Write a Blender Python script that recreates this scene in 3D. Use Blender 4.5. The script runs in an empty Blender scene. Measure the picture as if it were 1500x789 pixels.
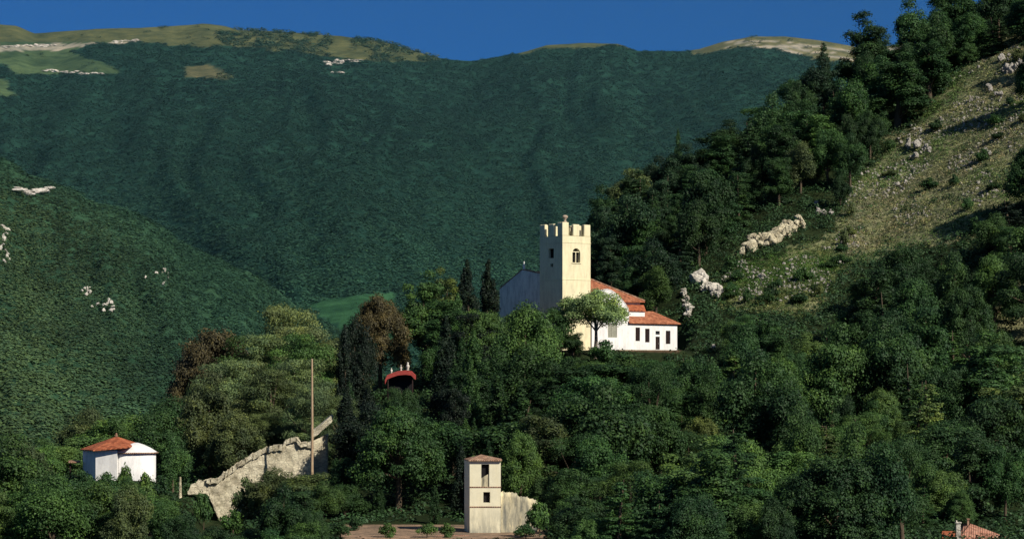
import bpy, bmesh, math, random
import numpy as np
R = math.radians
rng = np.random.default_rng(11)
random.seed(11)
sc = bpy.context.scene
COL = sc.collection
F = 3528.0; HY = 560.0; CX = 750.0          # focal length and eye level, in photo pixels

def P(px, py, Y):
    return np.array([(px - CX) * Y / F, Y, (HY - py) * Y / F])
def scr(X, Y, Z):
    return CX + F * X / Y, HY - F * Z / Y

# ------------------------------------------------------------------ helpers
def link(o, parent=None):
    COL.objects.link(o)
    if parent is not None: o.parent = parent
    return o
def tag(o, label=None, cat=None, group=None, kind=None):
    if label: o['label'] = label
    if cat: o['category'] = cat
    if group: o['group'] = group
    if kind: o['kind'] = kind
    return o
def thing(name, label, cat, loc=(0, 0, 0), rz=0, group=None):
    o = bpy.data.objects.new(name, None); o.empty_display_size = .5
    link(o); o.location = loc; o.rotation_euler.z = rz
    return tag(o, label, cat, group)
def np_mesh(name, V, Q, mat, attrs=None, smooth=False):
    """V (n,3), Q (m,k) equal sized faces"""
    V = np.asarray(V, np.float32); Q = np.asarray(Q, np.int32)
    me = bpy.data.meshes.new(name)
    me.vertices.add(len(V)); me.vertices.foreach_set('co', V.ravel())
    k = Q.shape[1]
    me.loops.add(Q.size); me.loops.foreach_set('vertex_index', Q.ravel())
    me.polygons.add(len(Q))
    me.polygons.foreach_set('loop_start', np.arange(0, Q.size, k, dtype=np.int32))
    if smooth: me.polygons.foreach_set('use_smooth', np.ones(len(Q), bool))
    me.update(calc_edges=True)
    for an, (ty, data) in (attrs or {}).items():
        a = me.attributes.new(an, ty, 'POINT')
        a.data.foreach_set('color' if ty == 'FLOAT_COLOR' else 'value', np.asarray(data, np.float32).ravel())
    if mat: me.materials.append(mat)
    return me
def np_obj(name, V, Q, mat, parent=None, attrs=None, smooth=False):
    return link(bpy.data.objects.new(name, np_mesh(name, V, Q, mat, attrs, smooth)), parent)
def bm_obj(name, bm, mat, parent=None, smooth=False):
    me = bpy.data.meshes.new(name)
    bmesh.ops.recalc_face_normals(bm, faces=bm.faces)
    bm.to_mesh(me); bm.free()
    if smooth:
        for p in me.polygons: p.use_smooth = True
    me.materials.append(mat)
    return link(bpy.data.objects.new(name, me), parent)

# value noise on numpy arrays
_tab = rng.random((256, 256))
def vn(x, y):
    x = np.asarray(x, float); y = np.asarray(y, float)
    xi = np.floor(x).astype(int); yi = np.floor(y).astype(int)
    fx = x - xi; fy = y - yi
    fx = fx * fx * (3 - 2 * fx); fy = fy * fy * (3 - 2 * fy)
    a = _tab[xi % 256, yi % 256]; b = _tab[(xi + 1) % 256, yi % 256]
    c = _tab[xi % 256, (yi + 1) % 256]; d = _tab[(xi + 1) % 256, (yi + 1) % 256]
    return (a * (1 - fx) + b * fx) * (1 - fy) + (c * (1 - fx) + d * fx) * fy
def fbm(x, y, o=4):
    s = 0; a = .5; t = 0
    for i in range(o):
        s = s + a * vn(x + 17.3 * i, y + 9.1 * i); t += a; a *= .5; x = x * 2.03; y = y * 2.03
    return s / t
def inpoly(x, y, poly):
    x = np.asarray(x, float); y = np.asarray(y, float)
    r = np.zeros(np.broadcast(x, y).shape, bool)
    n = len(poly)
    for i in range(n):
        x1, y1 = poly[i]; x2, y2 = poly[(i + 1) % n]
        if y1 == y2: continue
        c = ((y1 > y) != (y2 > y)) & (x < (x2 - x1) * (y - y1) / (y2 - y1) + x1)
        r ^= c
    return r
def curve(pts):
    xs = [p[0] for p in pts]; ys = [p[1] for p in pts]
    return lambda x: np.interp(x, xs, ys)

# ------------------------------------------------------------------ materials
def newmat(name):
    m = bpy.data.materials.new(name); m.use_nodes = True
    nt = m.node_tree; b = nt.nodes['Principled BSDF']
    b.inputs['Roughness'].default_value = .85
    b.inputs['Specular IOR Level'].default_value = .2
    return m, nt, b
def N(nt, t, **kw):
    n = nt.nodes.new(t)
    for k, v in kw.items(): setattr(n, k, v)
    return n
def noise(nt, scale, detail=6, rough=.6, vec=None):
    n = N(nt, 'ShaderNodeTexNoise'); n.inputs['Scale'].default_value = scale
    n.inputs['Detail'].default_value = detail; n.inputs['Roughness'].default_value = rough
    if vec is None:
        vec = N(nt, 'ShaderNodeNewGeometry').outputs['Position']
    nt.links.new(vec, n.inputs['Vector'])
    return n.outputs['Fac']
def ramp(nt, fac, stops):
    r = N(nt, 'ShaderNodeValToRGB'); e = r.color_ramp.elements
    while len(e) < len(stops): e.new(.5)
    for i, (p, c) in enumerate(stops):
        e[i].position = p; e[i].color = (*c, 1) if len(c) == 3 else c
    nt.links.new(fac, r.inputs['Fac'])
    return r.outputs['Color']
def mul(nt, a, b, fac=1.0, mode='MULTIPLY'):
    m = N(nt, 'ShaderNodeMix', data_type='RGBA', blend_type=mode)
    if isinstance(fac, float): m.inputs['Factor'].default_value = fac
    else: nt.links.new(fac, m.inputs['Factor'])
    for s, v in ((6, a), (7, b)):
        if isinstance(v, tuple): m.inputs[s].default_value = (*v, 1)
        else: nt.links.new(v, m.inputs[s])
    return m.outputs[2]
def bump(nt, b, h, strength=.5, dist=.1):
    n = N(nt, 'ShaderNodeBump'); n.inputs['Strength'].default_value = strength
    n.inputs['Distance'].default_value = dist
    nt.links.new(h, n.inputs['Height']); nt.links.new(n.outputs['Normal'], b.inputs['Normal'])

def leaf_material(name='foliage', base=None, trans=.22, spread=.5):
    m, nt, b = newmat(name)
    at = N(nt, 'ShaderNodeAttribute', attribute_name='v')
    if base is None:
        oi = N(nt, 'ShaderNodeObjectInfo'); col = oi.outputs['Color']
    else:
        ca = N(nt, 'ShaderNodeAttribute', attribute_name='tint'); col = ca.outputs['Color']
    var = ramp(nt, at.outputs['Fac'], [(0, (1 - spread, 1 - spread, 1 - spread * .8)), (.6, (1, 1, 1)), (1, (1 + spread * 1.5, 1 + spread * 1.1, 1.0))])
    c = mul(nt, col, var)
    nz = ramp(nt, noise(nt, .35, 3), [(.35, (.72, .8, .9)), (.65, (1.15, 1.1, .95))])
    c = mul(nt, c, nz)
    nt.links.new(c, b.inputs['Base Color'])
    b.inputs['Roughness'].default_value = .6; b.inputs['Specular IOR Level'].default_value = .25
    tr = N(nt, 'ShaderNodeBsdfTranslucent'); nt.links.new(c, tr.inputs['Color'])
    mx = N(nt, 'ShaderNodeMixShader'); mx.inputs[0].default_value = trans
    nt.links.new(b.outputs[0], mx.inputs[1]); nt.links.new(tr.outputs[0], mx.inputs[2])
    nt.links.new(mx.outputs[0], nt.nodes['Material Output'].inputs['Surface'])
    return m
M = {}
M['leaf'] = leaf_material()
M['farleaf'] = leaf_material('scrub_foliage', base=1, trans=.15, spread=.4)
M['forest'] = leaf_material('far_foliage', base=1, trans=.1, spread=.16)
def land_material(name, s1, s2, bumpd=1.5):
    m, nt, b = newmat(name)
    at = N(nt, 'ShaderNodeAttribute', attribute_name='tint')
    n1 = ramp(nt, noise(nt, s1, 8, .65), [(.3, (.45, .5, .5)), (.5, (1, 1, 1)), (.7, (1.5, 1.4, 1.3))])
    n2 = ramp(nt, noise(nt, s2, 8, .7), [(.35, (.6, .65, .65)), (.6, (1.2, 1.15, 1.1))])
    c = mul(nt, mul(nt, at.outputs['Color'], n1), n2)
    nt.links.new(c, b.inputs['Base Color']); b.inputs['Roughness'].default_value = .95
    b.inputs['Specular IOR Level'].default_value = .05
    bump(nt, b, noise(nt, s1, 8, .7), .6, bumpd)
    return m
M['land'] = land_material('mountain_land', .06, .013, 4)
M['near_land'] = land_material('near_land', 1.1, .12, .35)
def simple(name, col, rough=.85, var=.25, scale=1.5, b_str=.3, b_dist=.03, dark=None):
    m, nt, b = newmat(name)
    lo = tuple(c * (1 - var) for c in col); hi = tuple(min(1, c * (1 + var * .6)) for c in col)
    c = ramp(nt, noise(nt, scale, 8, .65), [(.3, lo), (.7, hi)])
    if dark:
        g = ramp(nt, noise(nt, .45, 8, .75), [(.5, (1, 1, 1)), (.68, dark)])
        c = mul(nt, c, g)
    nt.links.new(c, b.inputs['Base Color']); b.inputs['Roughness'].default_value = rough
    bump(nt, b, noise(nt, scale * 6, 6), b_str, b_dist)
    return m
M['bark'] = simple('bark', (.10, .075, .05), scale=3)
M['palebark'] = simple('pale_bark', (.20, .17, .13), scale=3)
def plaster(name, col, stain, zlo=None, zhi=None, amount=.5):
    m, nt, b = newmat(name)
    g = N(nt, 'ShaderNodeNewGeometry').outputs['Position']
    mp = N(nt, 'ShaderNodeMapping'); mp.inputs['Scale'].default_value = (1, 1, .22); nt.links.new(g, mp.inputs[0])
    streak = noise(nt, 1.6, 8, .7, mp.outputs[0])
    c = ramp(nt, streak, [(.38, tuple(x * y for x, y in zip(col, stain))), (.55, col), (.8, tuple(min(.9, x * 1.06) for x in col))])
    c = mul(nt, col, c, amount * 1.0, 'MIX')
    blot = ramp(nt, noise(nt, .5, 8, .7), [(.35, (.82, .83, .86)), (.55, (1, 1, 1))])
    c = mul(nt, c, blot, .7)
    if zlo is not None:
        sx = N(nt, 'ShaderNodeSeparateXYZ'); nt.links.new(g, sx.inputs[0])
        mr = N(nt, 'ShaderNodeMapRange'); nt.links.new(sx.outputs[2], mr.inputs[0])
        mr.inputs[1].default_value = zlo; mr.inputs[2].default_value = zhi; mr.inputs[3].default_value = 1; mr.inputs[4].default_value = 0
        mm = N(nt, 'ShaderNodeMath', operation='MULTIPLY'); nt.links.new(mr.outputs[0], mm.inputs[0])
        st = ramp(nt, noise(nt, 1.1, 8, .7, mp.outputs[0]), [(.4, (0, 0, 0)), (.55, (1, 1, 1))])
        nt.links.new(st, mm.inputs[1])
        c = mul(nt, c, (.16, .17, .16), mm.outputs[0], 'MIX')
    nt.links.new(c, b.inputs['Base Color'])
    bump(nt, b, noise(nt, 4, 8), .35, .04)
    return m
M['white'] = plaster('white_plaster', (.88, .86, .83), (.70, .69, .68))
M['yellow'] = plaster('yellow_plaster', (.84, .76, .50), (.80, .78, .76), amount=.7)
M['cream'] = plaster('cream_plaster', (.86, .80, .58), (.88, .86, .82), zlo=-18.5, zhi=-13.6, amount=.5)
M['greywall'] = plaster('grey_plaster', (.90, .86, .74), (.7, .7, .7), amount=.9)
M['stained'] = plaster('stained_plaster', (.76, .66, .42), (.22, .23, .25), zlo=-19, zhi=-8, amount=1.0)
def masonry(m, scale, dk):
    nt = m.node_tree; b = nt.nodes['Principled BSDF']; src = b.inputs['Base Color'].links[0].from_socket
    g = N(nt, 'ShaderNodeNewGeometry').outputs['Position']; mp = N(nt, 'ShaderNodeMapping'); mp.inputs['Scale'].default_value = (scale, scale, scale * 1.8); nt.links.new(g, mp.inputs[0])
    v = N(nt, 'ShaderNodeTexVoronoi', feature='DISTANCE_TO_EDGE'); v.inputs['Scale'].default_value = 1; nt.links.new(mp.outputs[0], v.inputs['Vector'])
    e = ramp(nt, v.outputs['Distance'], [(.02, (dk, dk, dk)), (.10, (1, 1, 1))])
    v2 = N(nt, 'ShaderNodeTexVoronoi'); v2.inputs['Scale'].default_value = 1; nt.links.new(mp.outputs[0], v2.inputs['Vector'])
    sp = N(nt, 'ShaderNodeSeparateColor'); nt.links.new(v2.outputs['Color'], sp.inputs[0])
    t = ramp(nt, sp.outputs[0], [(0, (.80, .78, .75)), (1, (1.06, 1.05, 1.03))])
    nt.links.new(mul(nt, mul(nt, src, e), t), b.inputs['Base Color'])
def roofmat(name, col, ang=0.0, dark=.5):
    m, nt, b = newmat(name)
    g = N(nt, 'ShaderNodeNewGeometry').outputs['Position']
    mp = N(nt, 'ShaderNodeMapping'); mp.inputs['Rotation'].default_value = (0, 0, ang); nt.links.new(g, mp.inputs[0])
    w = N(nt, 'ShaderNodeTexWave'); w.inputs['Scale'].default_value = 1.3; w.inputs['Distortion'].default_value = 1.2
    w.inputs['Detail'].default_value = 3; nt.links.new(mp.outputs[0], w.inputs[0])
    c1 = ramp(nt, noise(nt, 1.1, 8, .7), [(.3, tuple(x * .42 for x in col)), (.5, col), (.72, (min(.8, col[0] * 1.35), min(.8, col[1] * 1.8), min(.8, col[2] * 1.9)))])
    c2 = ramp(nt, w.outputs['Fac'], [(.1, (dark, dark, dark)), (.5, (1, 1, 1))])
    v = N(nt, 'ShaderNodeTexVoronoi'); v.inputs['Scale'].default_value = 3.2; nt.links.new(g, v.inputs['Vector'])
    vb = N(nt, 'ShaderNodeSeparateColor'); nt.links.new(v.outputs['Color'], vb.inputs[0])
    c3 = ramp(nt, vb.outputs[0], [(0, (.7, .68, .68)), (1, (1.25, 1.2, 1.15))])
    c = mul(nt, mul(nt, c1, c2), c3)
    nt.links.new(c, b.inputs['Base Color'])
    bump(nt, b, w.outputs['Fac'], .5, .08)
    return m
M['tile'] = roofmat('terracotta_tiles', (.46, .17, .09))
M['tile2'] = roofmat('terracotta_tiles_bright', (.50, .15, .07), 1.2)
M['tilebrown'] = roofmat('brown_tiles', (.40, .24, .16), .4, .7)
M['tilepink'] = roofmat('pink_tiles', (.45, .22, .15), .2, .75)
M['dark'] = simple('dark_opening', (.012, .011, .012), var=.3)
M['wood'] = simple('dark_wood', (.035, .02, .018), scale=5)
M['palewood'] = simple('pale_wood', (.42, .42, .34), scale=4)
M['pole'] = simple('weathered_pole', (.42, .30, .19), scale=2.5)
M['glass'], _nt, _b = newmat('window_glass'); _b.inputs['Base Color'].default_value = (.02, .025, .03, 1); _b.inputs['Roughness'].default_value = .15
M['rock'] = simple('limestone', (.80, .75, .66), var=.35, scale=.9, b_str=.8, b_dist=.25, dark=(.35, .33, .3))
M['rockgrey'] = simple('grey_limestone', (.40, .37, .33), var=.35, scale=.9, b_str=.8, b_dist=.25, dark=(.4, .38, .36))
M['rockcream'] = simple('cream_limestone', (.86, .78, .56), var=.25, scale=1.2, b_str=1, b_dist=.35, dark=(.35, .32, .28))
M['farrock'] = simple('far_limestone', (.62, .58, .52), var=.25, scale=.1, b_str=.6, b_dist=1, dark=(.55, .55, .5))
M['stone'] = simple('ruin_stone', (.92, .82, .62), var=.22, scale=1.6, b_str=1.0, b_dist=.3, dark=(.5, .48, .42))
masonry(M['stone'], 1.5, .7); masonry(M['rockcream'], .9, .7); masonry(M['rock'], .8, .7)
M['redpaint'] = simple('faded_red_tiles', (.36, .06, .05), scale=2.5)
M['earth'] = simple('red_earth', (.36, .23, .16), scale=.6, b_dist=.1, dark=(.6, .55, .5))
M['statue'] = simple('weathered_stone', (.42, .33, .25), scale=4)
M['drygrass'] = leaf_material('dry_grass_blades', base=1, trans=.2, spread=.3)

# ------------------------------------------------------------------ near ground
cols = {
 -500: [(0, 900), (150, 900), (250, 840), (300, 740), (380, 690), (450, 720), (600, 860), (900, 900)],
 0:    [(220, 850), (280, 760), (320, 722), (360, 730), (420, 770), (600, 860), (900, 860)],
 100:  [(220, 850), (280, 745), (300, 706), (325, 706), (360, 730), (450, 790), (600, 860), (900, 860)],
 230:  [(220, 850), (280, 770), (315, 722), (350, 700), (390, 700), (450, 760), (600, 840), (900, 860)],
 320:  [(220, 860), (270, 810), (300, 770), (318, 735), (345, 690), (385, 650), (420, 660), (500, 760), (900, 840)],
 420:  [(220, 850), (270, 800), (300, 745), (325, 690), (350, 650), (390, 605), (430, 620), (520, 720), (900, 820)],
 500:  [(220, 830), (250, 797), (285, 768), (300, 750), (340, 680), (390, 590), (430, 590), (520, 690), (900, 800)],
 600:  [(220, 830), (250, 797), (285, 768), (300, 745), (340, 650), (385, 560), (430, 550), (520, 640), (900, 760)],
 700:  [(220, 830), (250, 799), (285, 771), (300, 745), (340, 650), (385, 545), (400, 525), (440, 520), (520, 600), (900, 760)],
 800:  [(220, 840), (250, 815), (285, 775), (330, 670), (370, 575), (393, 516), (430, 516), (480, 510), (560, 600), (900, 760)],
 850:  [(220, 840), (250, 815), (300, 735), (350, 625), (385, 533), (394, 514), (430, 517), (470, 460), (520, 415), (600, 520), (900, 760)],
 900:  [(220, 840), (250, 810), (300, 735), (350, 625), (385, 533), (394, 514), (430, 517), (460, 450), (500, 370), (540, 330), (620, 420), (900, 760)],
 1000: [(220, 840), (250, 810), (300, 735), (350, 625), (390, 540), (420, 485), (460, 410), (500, 335), (540, 290), (630, 390), (900, 700)],
 1150: [(220, 840), (250, 810), (300, 740), (340, 640), (380, 545), (420, 455), (460, 365), (500, 285), (540, 215), (570, 190), (700, 330), (900, 600)],
 1240: [(220, 840), (250, 810), (300, 750), (340, 645), (380, 545), (420, 450), (460, 360), (500, 265), (540, 175), (575, 125), (700, 250), (900, 500)],
 1300: [(220, 840), (250, 810), (300, 750), (340, 645), (380, 545), (420, 445), (460, 350), (500, 250), (540, 155), (590, 85), (720, 180), (900, 400)],
 1500: [(220, 840), (250, 810), (300, 745), (340, 640), (380, 520), (410, 410), (450, 290), (490, 170), (530, 75), (570, 10), (640, -40), (900, 100)],
 2000: [(220, 830), (250, 790), (300, 700), (340, 580), (380, 440), (450, 200), (530, -20), (600, -160), (700, -200), (900, -200)],
}
DG = np.concatenate([np.linspace(2, 200, 34), np.linspace(204, 640, 219), np.linspace(655, 1000, 24)])
PG = np.arange(-500, 2001, 6.0)
ck = sorted(cols)
Zc = []
for k in ck:
    pts = cols[k]
    if pts[0][0] > 10: pts = [(2, 5000), (12, 1400), (60, 1000), (150, 880)] + pts
    else: pts = [(2, 5000), (12, 1400), (60, 1000)] + pts[1:]
    ds = np.array([p[0] for p in pts], float); zs = np.array([(HY - p[1]) * p[0] / F for p in pts])
    Zc.append(np.interp(DG, ds, zs))
Zc = np.array(Zc)                                  # (ncol, nD)
ZG = np.array([np.interp(PG, ck, Zc[:, j]) for j in range(len(DG))])   # (nD, nP)
def blur(A, n, ax):
    for _ in range(n):
        B = np.concatenate([np.take(A, [0], ax), A, np.take(A, [-1], ax)], ax)
        sl = lambda a, b: tuple(slice(a, b) if i == ax else slice(None) for i in range(2))
        A = (B[sl(0, -2)] + 2 * B[sl(1, -1)] + B[sl(2, None)]) / 4
    return A
ZG = blur(blur(ZG, 14, 1), 6, 0)
PX, DD = np.meshgrid(PG, DG)
XX = (PX - CX) * DD / F
amp = np.clip((DD - 300) / 120, 0, 1)
ZG = ZG + amp * (fbm(XX / 22, DD / 22, 4) - .5) * 5 * np.clip((DD - 430) / 60, .35, 1)
def flat(px0, px1, d0, d1, z, soft=18):
    global ZG
    m = np.clip(1 - np.maximum(np.maximum(px0 - PX, PX - px1) / soft, 0), 0, 1) * np.clip(1 - np.maximum(np.maximum(d0 - DD, DD - d1) / 7, 0), 0, 1)
    ZG = ZG * (1 - m) + z * m
ZCH = 5.3
flat(715, 1000, 394, 428, ZCH)
flat(105, 225, 297, 318, -12.2)
flat(505, 800, 252, 284, -16.8)
flat(300, 350, 292, 319, -18.6, 16)
def gz(X, Y):
    X = np.asarray(X, float); Y = np.asarray(Y, float)
    px = CX + F * X / Y
    fi = np.interp(px, PG, np.arange(len(PG))); fj = np.interp(Y, DG, np.arange(len(DG)))
    i = np.minimum(fi.astype(int), len(PG) - 2); j = np.minimum(fj.astype(int), len(DG) - 2)
    a = fi - i; b = fj - j
    return (ZG[j, i] * (1 - a) + ZG[j, i + 1] * a) * (1 - b) + (ZG[j + 1, i] * (1 - a) + ZG[j + 1, i + 1] * a) * b

DRY = [(1520, 52), (1440, 85), (1390, 115), (1350, 165), (1320, 200), (1290, 232), (1250, 262), (1235, 300), (1225, 345), (1150, 372),
       (1085, 380), (1050, 415), (1060, 450), (1130, 462), (1200, 455), (1225, 400), (1290, 368), (1350, 352), (1430, 345), (1440, 308), (1520, 290)]
PATCH = [(1455, 420), (1520, 405), (1520, 545), (1490, 545), (1460, 510)]
gx, gy = scr(XX, DD, ZG)
T = np.zeros(PX.shape + (3,)); T[:] = (.022, .034, .014)
jx = gx + (fbm(XX / 9, DD / 9) - .5) * 60; jy = gy + (fbm(XX / 9 + 50, DD / 9) - .5) * 60
dry = (inpoly(jx, jy, DRY) | inpoly(jx, jy, PATCH)) & (DD > 385) & (DD < 640)
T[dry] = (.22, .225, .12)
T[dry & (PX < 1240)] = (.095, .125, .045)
dn = fbm(XX / 14, DD / 14, 5)
w = (dry * np.clip((dn - .42) * 6, 0, 1))[..., None]
T = T * (1 - w) + np.array((.23, .24, .13)) * w
court = (PX > 500) & (PX < 800) & (DD > 250) & (DD < 286)
T[court] = (.30, .21, .15)
ter = (PX > 720) & (PX < 1000) & (DD > 393) & (DD < 405)
T[ter] = (.20, .12, .08)
def grid_obj(name, X, Y, Z, T, mat):
    nr, nc = X.shape
    idx = np.arange(nr * nc).reshape(nr, nc)
    Q = np.stack([idx[:-1, :-1], idx[:-1, 1:], idx[1:, 1:], idx[1:, :-1]], -1).reshape(-1, 4)
    C4 = np.concatenate([T.reshape(-1, 3), np.ones((nr * nc, 1))], 1)
    return np_obj(name, np.stack([X, Y, Z], -1).reshape(-1, 3), Q, mat, None, {'tint': ('FLOAT_COLOR', C4)}, True)
tag(grid_obj('ground', XX, DD, ZG, T, M['near_land']), 'dark wooded ground rising into a dry grassy hillside on the right', kind='structure')
# wide plain reaching the horizon below everything
a = np.linspace(0, 2 * np.pi, 97)[:-1]; rr = np.array([0, 50, 400, 1500, 6000, 20000.])
PXX = np.outer(rr, np.cos(a)); PYY = np.outer(rr, np.sin(a)); nr, nc = PXX.shape
idx = np.arange(nr * nc).reshape(nr, nc); nx = np.roll(idx, -1, 1)
Q = np.stack([idx[:-1], nx[:-1], nx[1:], idx[1:]], -1).reshape(-1, 4)
V = np.stack([PXX, PYY, np.full_like(PXX, -75)], -1).reshape(-1, 3)
tag(np_obj('terrain', V, Q, M['land'], None, {'tint': ('FLOAT_COLOR', np.tile((.03, .06, .03, 1), (len(V), 1)))}), 'distant valley floor', kind='structure')

# ------------------------------------------------------------------ mountains
crest = curve([(-600, 10), (-200, 18), (0, 36), (25, 38), (50, 49), (120, 44), (200, 41), (260, 38), (300, 35), (330, 38), (350, 44), (420, 47), (500, 53), (570, 63), (620, 78),
               (650, 86), (690, 90), (730, 84), (760, 78), (800, 66), (850, 63), (905, 64), (935, 75), (1000, 75), (1025, 72), (1055, 62), (1100, 54), (1150, 54), (1200, 60), (1260, 70), (1400, 60), (1700, 60), (2200, 90)])
PM = np.arange(-600, 2201, 7.0); TM = np.concatenate([np.linspace(-.16, -.01, 12), np.linspace(0, 1, 170), 1 + np.linspace(.02, .6, 20)])
pm, tm = np.meshgrid(PM, TM)
DM = 1230 + 1800 * tm
base = np.interp(pm, [-600, 0, 350, 520, 700, 900, 2200], [520, 520, 500, 470, 500, 520, 520])
tt = np.clip(tm, 0, 1)
pyM = base + (crest(pm) - base) * (tt ** .92) + np.clip(-tm, 0, 1) / .16 * 260
# shallow spurs and gullies running down the slope
warp = pm + 150 * (fbm(pm / 260, tm * 2.2, 3) - .5) * 2
rid = (1 - np.abs(2 * vn(warp / 150 + tm * 1.9, tm * .9) - 1))
rid2 = (1 - np.abs(2 * vn(warp / 52 + 40 + tm * 2.6, tm * 2.2) - 1))
ZM = (HY - pyM) * DM / F
env = np.sin(np.pi * np.clip(tt, 0, 1)) ** .7
ZM = ZM + env * (rid - .5) * 40 + env * (rid2 - .5) * 13 + (fbm(pm / 30, tm * 22, 4) - .5) * (10 * env + 2)
over = np.clip(tm - 1, 0, 1)
ZM = ZM - over * 400
XM = (pm - CX) * DM / F
sx_, sy_ = scr(XM, DM, ZM)
jx = sx_ + (fbm(XM / 40, DM / 40) - .5) * 22; jy = sy_ + (fbm(XM / 40 + 9, DM / 60) - .5) * 14
G1 = [(-700, -50), (660, -50), (640, 90), (560, 86), (470, 80), (400, 74), (330, 66), (300, 66), (240, 66), (200, 60), (150, 62), (105, 78), (150, 92), (175, 107), (100, 108), (30, 108), (0, 92), (-700, 100)]
G2 = [(-50, 112), (10, 118), (25, 140), (-50, 145)]
G3 = [(270, 98), (310, 95), (340, 112), (335, 118), (275, 112)]
G4 = [(740, 40), (940, 40), (945, 74), (900, 68), (800, 68), (760, 78)]
G5 = [(1005, 30), (2000, 30), (2000, 90), (1240, 90), (1190, 84), (1140, 72), (1080, 70), (1015, 78)]
MEAD = [(452, 446), (480, 438), (535, 430), (580, 428), (580, 500), (480, 472)]
grassM = inpoly(jx, jy, G1) | inpoly(jx, jy, G2) | inpoly(sx_, sy_, G3) | inpoly(jx, jy, G4) | inpoly(jx, jy, G5)
mead = inpoly(sx_, sy_, MEAD) & (DM < 1500)
dots = grassM & (sx_ > 320) & (fbm(XM / 25, DM / 40, 3) > .5) & (sx_ < 640)
TMc = np.zeros(pm.shape + (3,)); TMc[:] = (.012, .042, .030)
TMc[grassM] = (.085, .095, .040)
TMc[grassM & (sx_ < 190) & (sy_ > 62)] = (.06, .10, .045)
TMc[grassM & (sx_ > 1000)] = (.12, .12, .055)
TMc[inpoly(sx_, sy_, G3)] = (.10, .10, .05)
TMc[mead] = (.035, .11, .05)
rockband = grassM & (((sy_ > 60) & (sx_ > 1060) & (fbm(XM / 60, DM / 12, 4) > .56)) | ((sx_ < 150) & (np.abs(jy - 68) < 4)) | ((sx_ > 160) & (sx_ < 205) & (np.abs(jy - 62) < 3)))
TMc[rockband] = (.33, .31, .25)
tag(grid_obj('mountain', XM, DM, ZM, TMc, M['land']), 'forested mountain with a bare grassy summit ridge', kind='structure')

# left spur in front of it
PS = np.arange(-700, 1100, 7.0); TS = np.concatenate([np.linspace(0, 1, 110), 1 + np.linspace(.02, .8, 24)])
ps, ts = np.meshgrid(PS, TS)
screst = curve([(-700, 60), (-300, 150), (0, 238), (60, 258), (120, 280), (200, 318), (260, 350), (330, 385), (400, 418), (450, 452), (520, 500), (600, 545), (1100, 620)])
DS = 640 + 560 * ts - 0 * ps
sbase = np.interp(ps, [-700, 0, 500, 1100], [700, 760, 800, 820])
t2 = np.clip(ts, 0, 1)
pyS = sbase + (screst(ps) + (fbm(ps / 45, ps * 0 + 3, 4) - .5) * 22 - sbase) * t2 ** .85
ZS = (HY - pyS) * DS / F
env = np.sin(np.pi * t2) ** .7
wps = ps + 60 * (fbm(ps / 160, ts * 2, 3) - .5)
ZS = ZS + env * ((1 - np.abs(2 * vn(wps / 80 + ts * 2.2 + 3, ts * 1.2) - 1)) - .5) * 16 + (fbm(ps / 22, ts * 16, 4) - .5) * (5 * env + 1.5) - np.clip(ts - 1, 0, 1) * 160
XS = (ps - CX) * DS / F
TSc = np.zeros(ps.shape + (3,)); TSc[:] = (.030, .076, .042)
tag(grid_obj('hill', XS, DS, ZS, TSc, M['land']), 'green wooded spur descending from the left', kind='structure')

# ------------------------------------------------------------------ foliage
def quads(C, Nn, size, rg, aspect=.7):
    n = len(C)
    Nn = Nn / (np.linalg.norm(Nn, axis=1, keepdims=True) + 1e-9)
    r = rg.normal(size=(n, 3)); t = np.cross(Nn, r); t /= (np.linalg.norm(t, axis=1, keepdims=True) + 1e-9)
    b = np.cross(Nn, t); s = np.asarray(size).reshape(-1, 1) * np.ones((n, 1)); s = s * rg.uniform(.6, 1.3, (n, 1))
    V = np.stack([C - t * s * .5, C - b * s * .5 * aspect + t * s * .08, C + t * s * .5, C + b * s * .5 * aspect + t * s * .08], 1)
    V += rg.normal(size=V.shape) * s[:, None] * .06
    Q = np.arange(n * 4).reshape(n, 4)
    return V.reshape(-1, 3), Q
def sph(n, rg):
    v = rg.normal(size=(n, 3)); return v / np.linalg.norm(v, axis=1, keepdims=True)

def lobes_broad(rg, H, Rr, z0, K, flatness=1.0, irregular=.25, lr=(.2, .36), subs=5):
    """lobes gathered in several uneven boughs at different heights"""
    out = []; hz = (H - z0)
    az0 = rg.uniform(0, 6.28)
    for j in range(subs):
        if j == 0: c = np.array([0, 0, z0 + hz * .68]); sr = Rr * .62; sz = hz * .34
        else:
            az = az0 + j * 6.28 / (subs - 1) + rg.normal() * .35; q = rg.uniform(.42, .62) * Rr
            c = np.array([math.cos(az) * q, math.sin(az) * q, z0 + hz * rg.uniform(.24, .66)]); sr = Rr * rg.uniform(.36, .54); sz = hz * rg.uniform(.2, .3)
        n = int(K * (.3 if j == 0 else .7 / (subs - 1))) + 1
        d = sph(n, rg)
        for k in range(n):
            r = rg.uniform(.5, 1.0) * (1 + irregular * .5 * rg.normal()); lob = rg.uniform(*lr) * Rr * .85
            out.append((c + np.array([d[k, 0] * (sr - lob * .3) * r, d[k, 1] * (sr - lob * .3) * r, d[k, 2] * (sz - lob * .2) * r]), lob, flatness * rg.uniform(.75, 1.0)))
    return out
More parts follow.
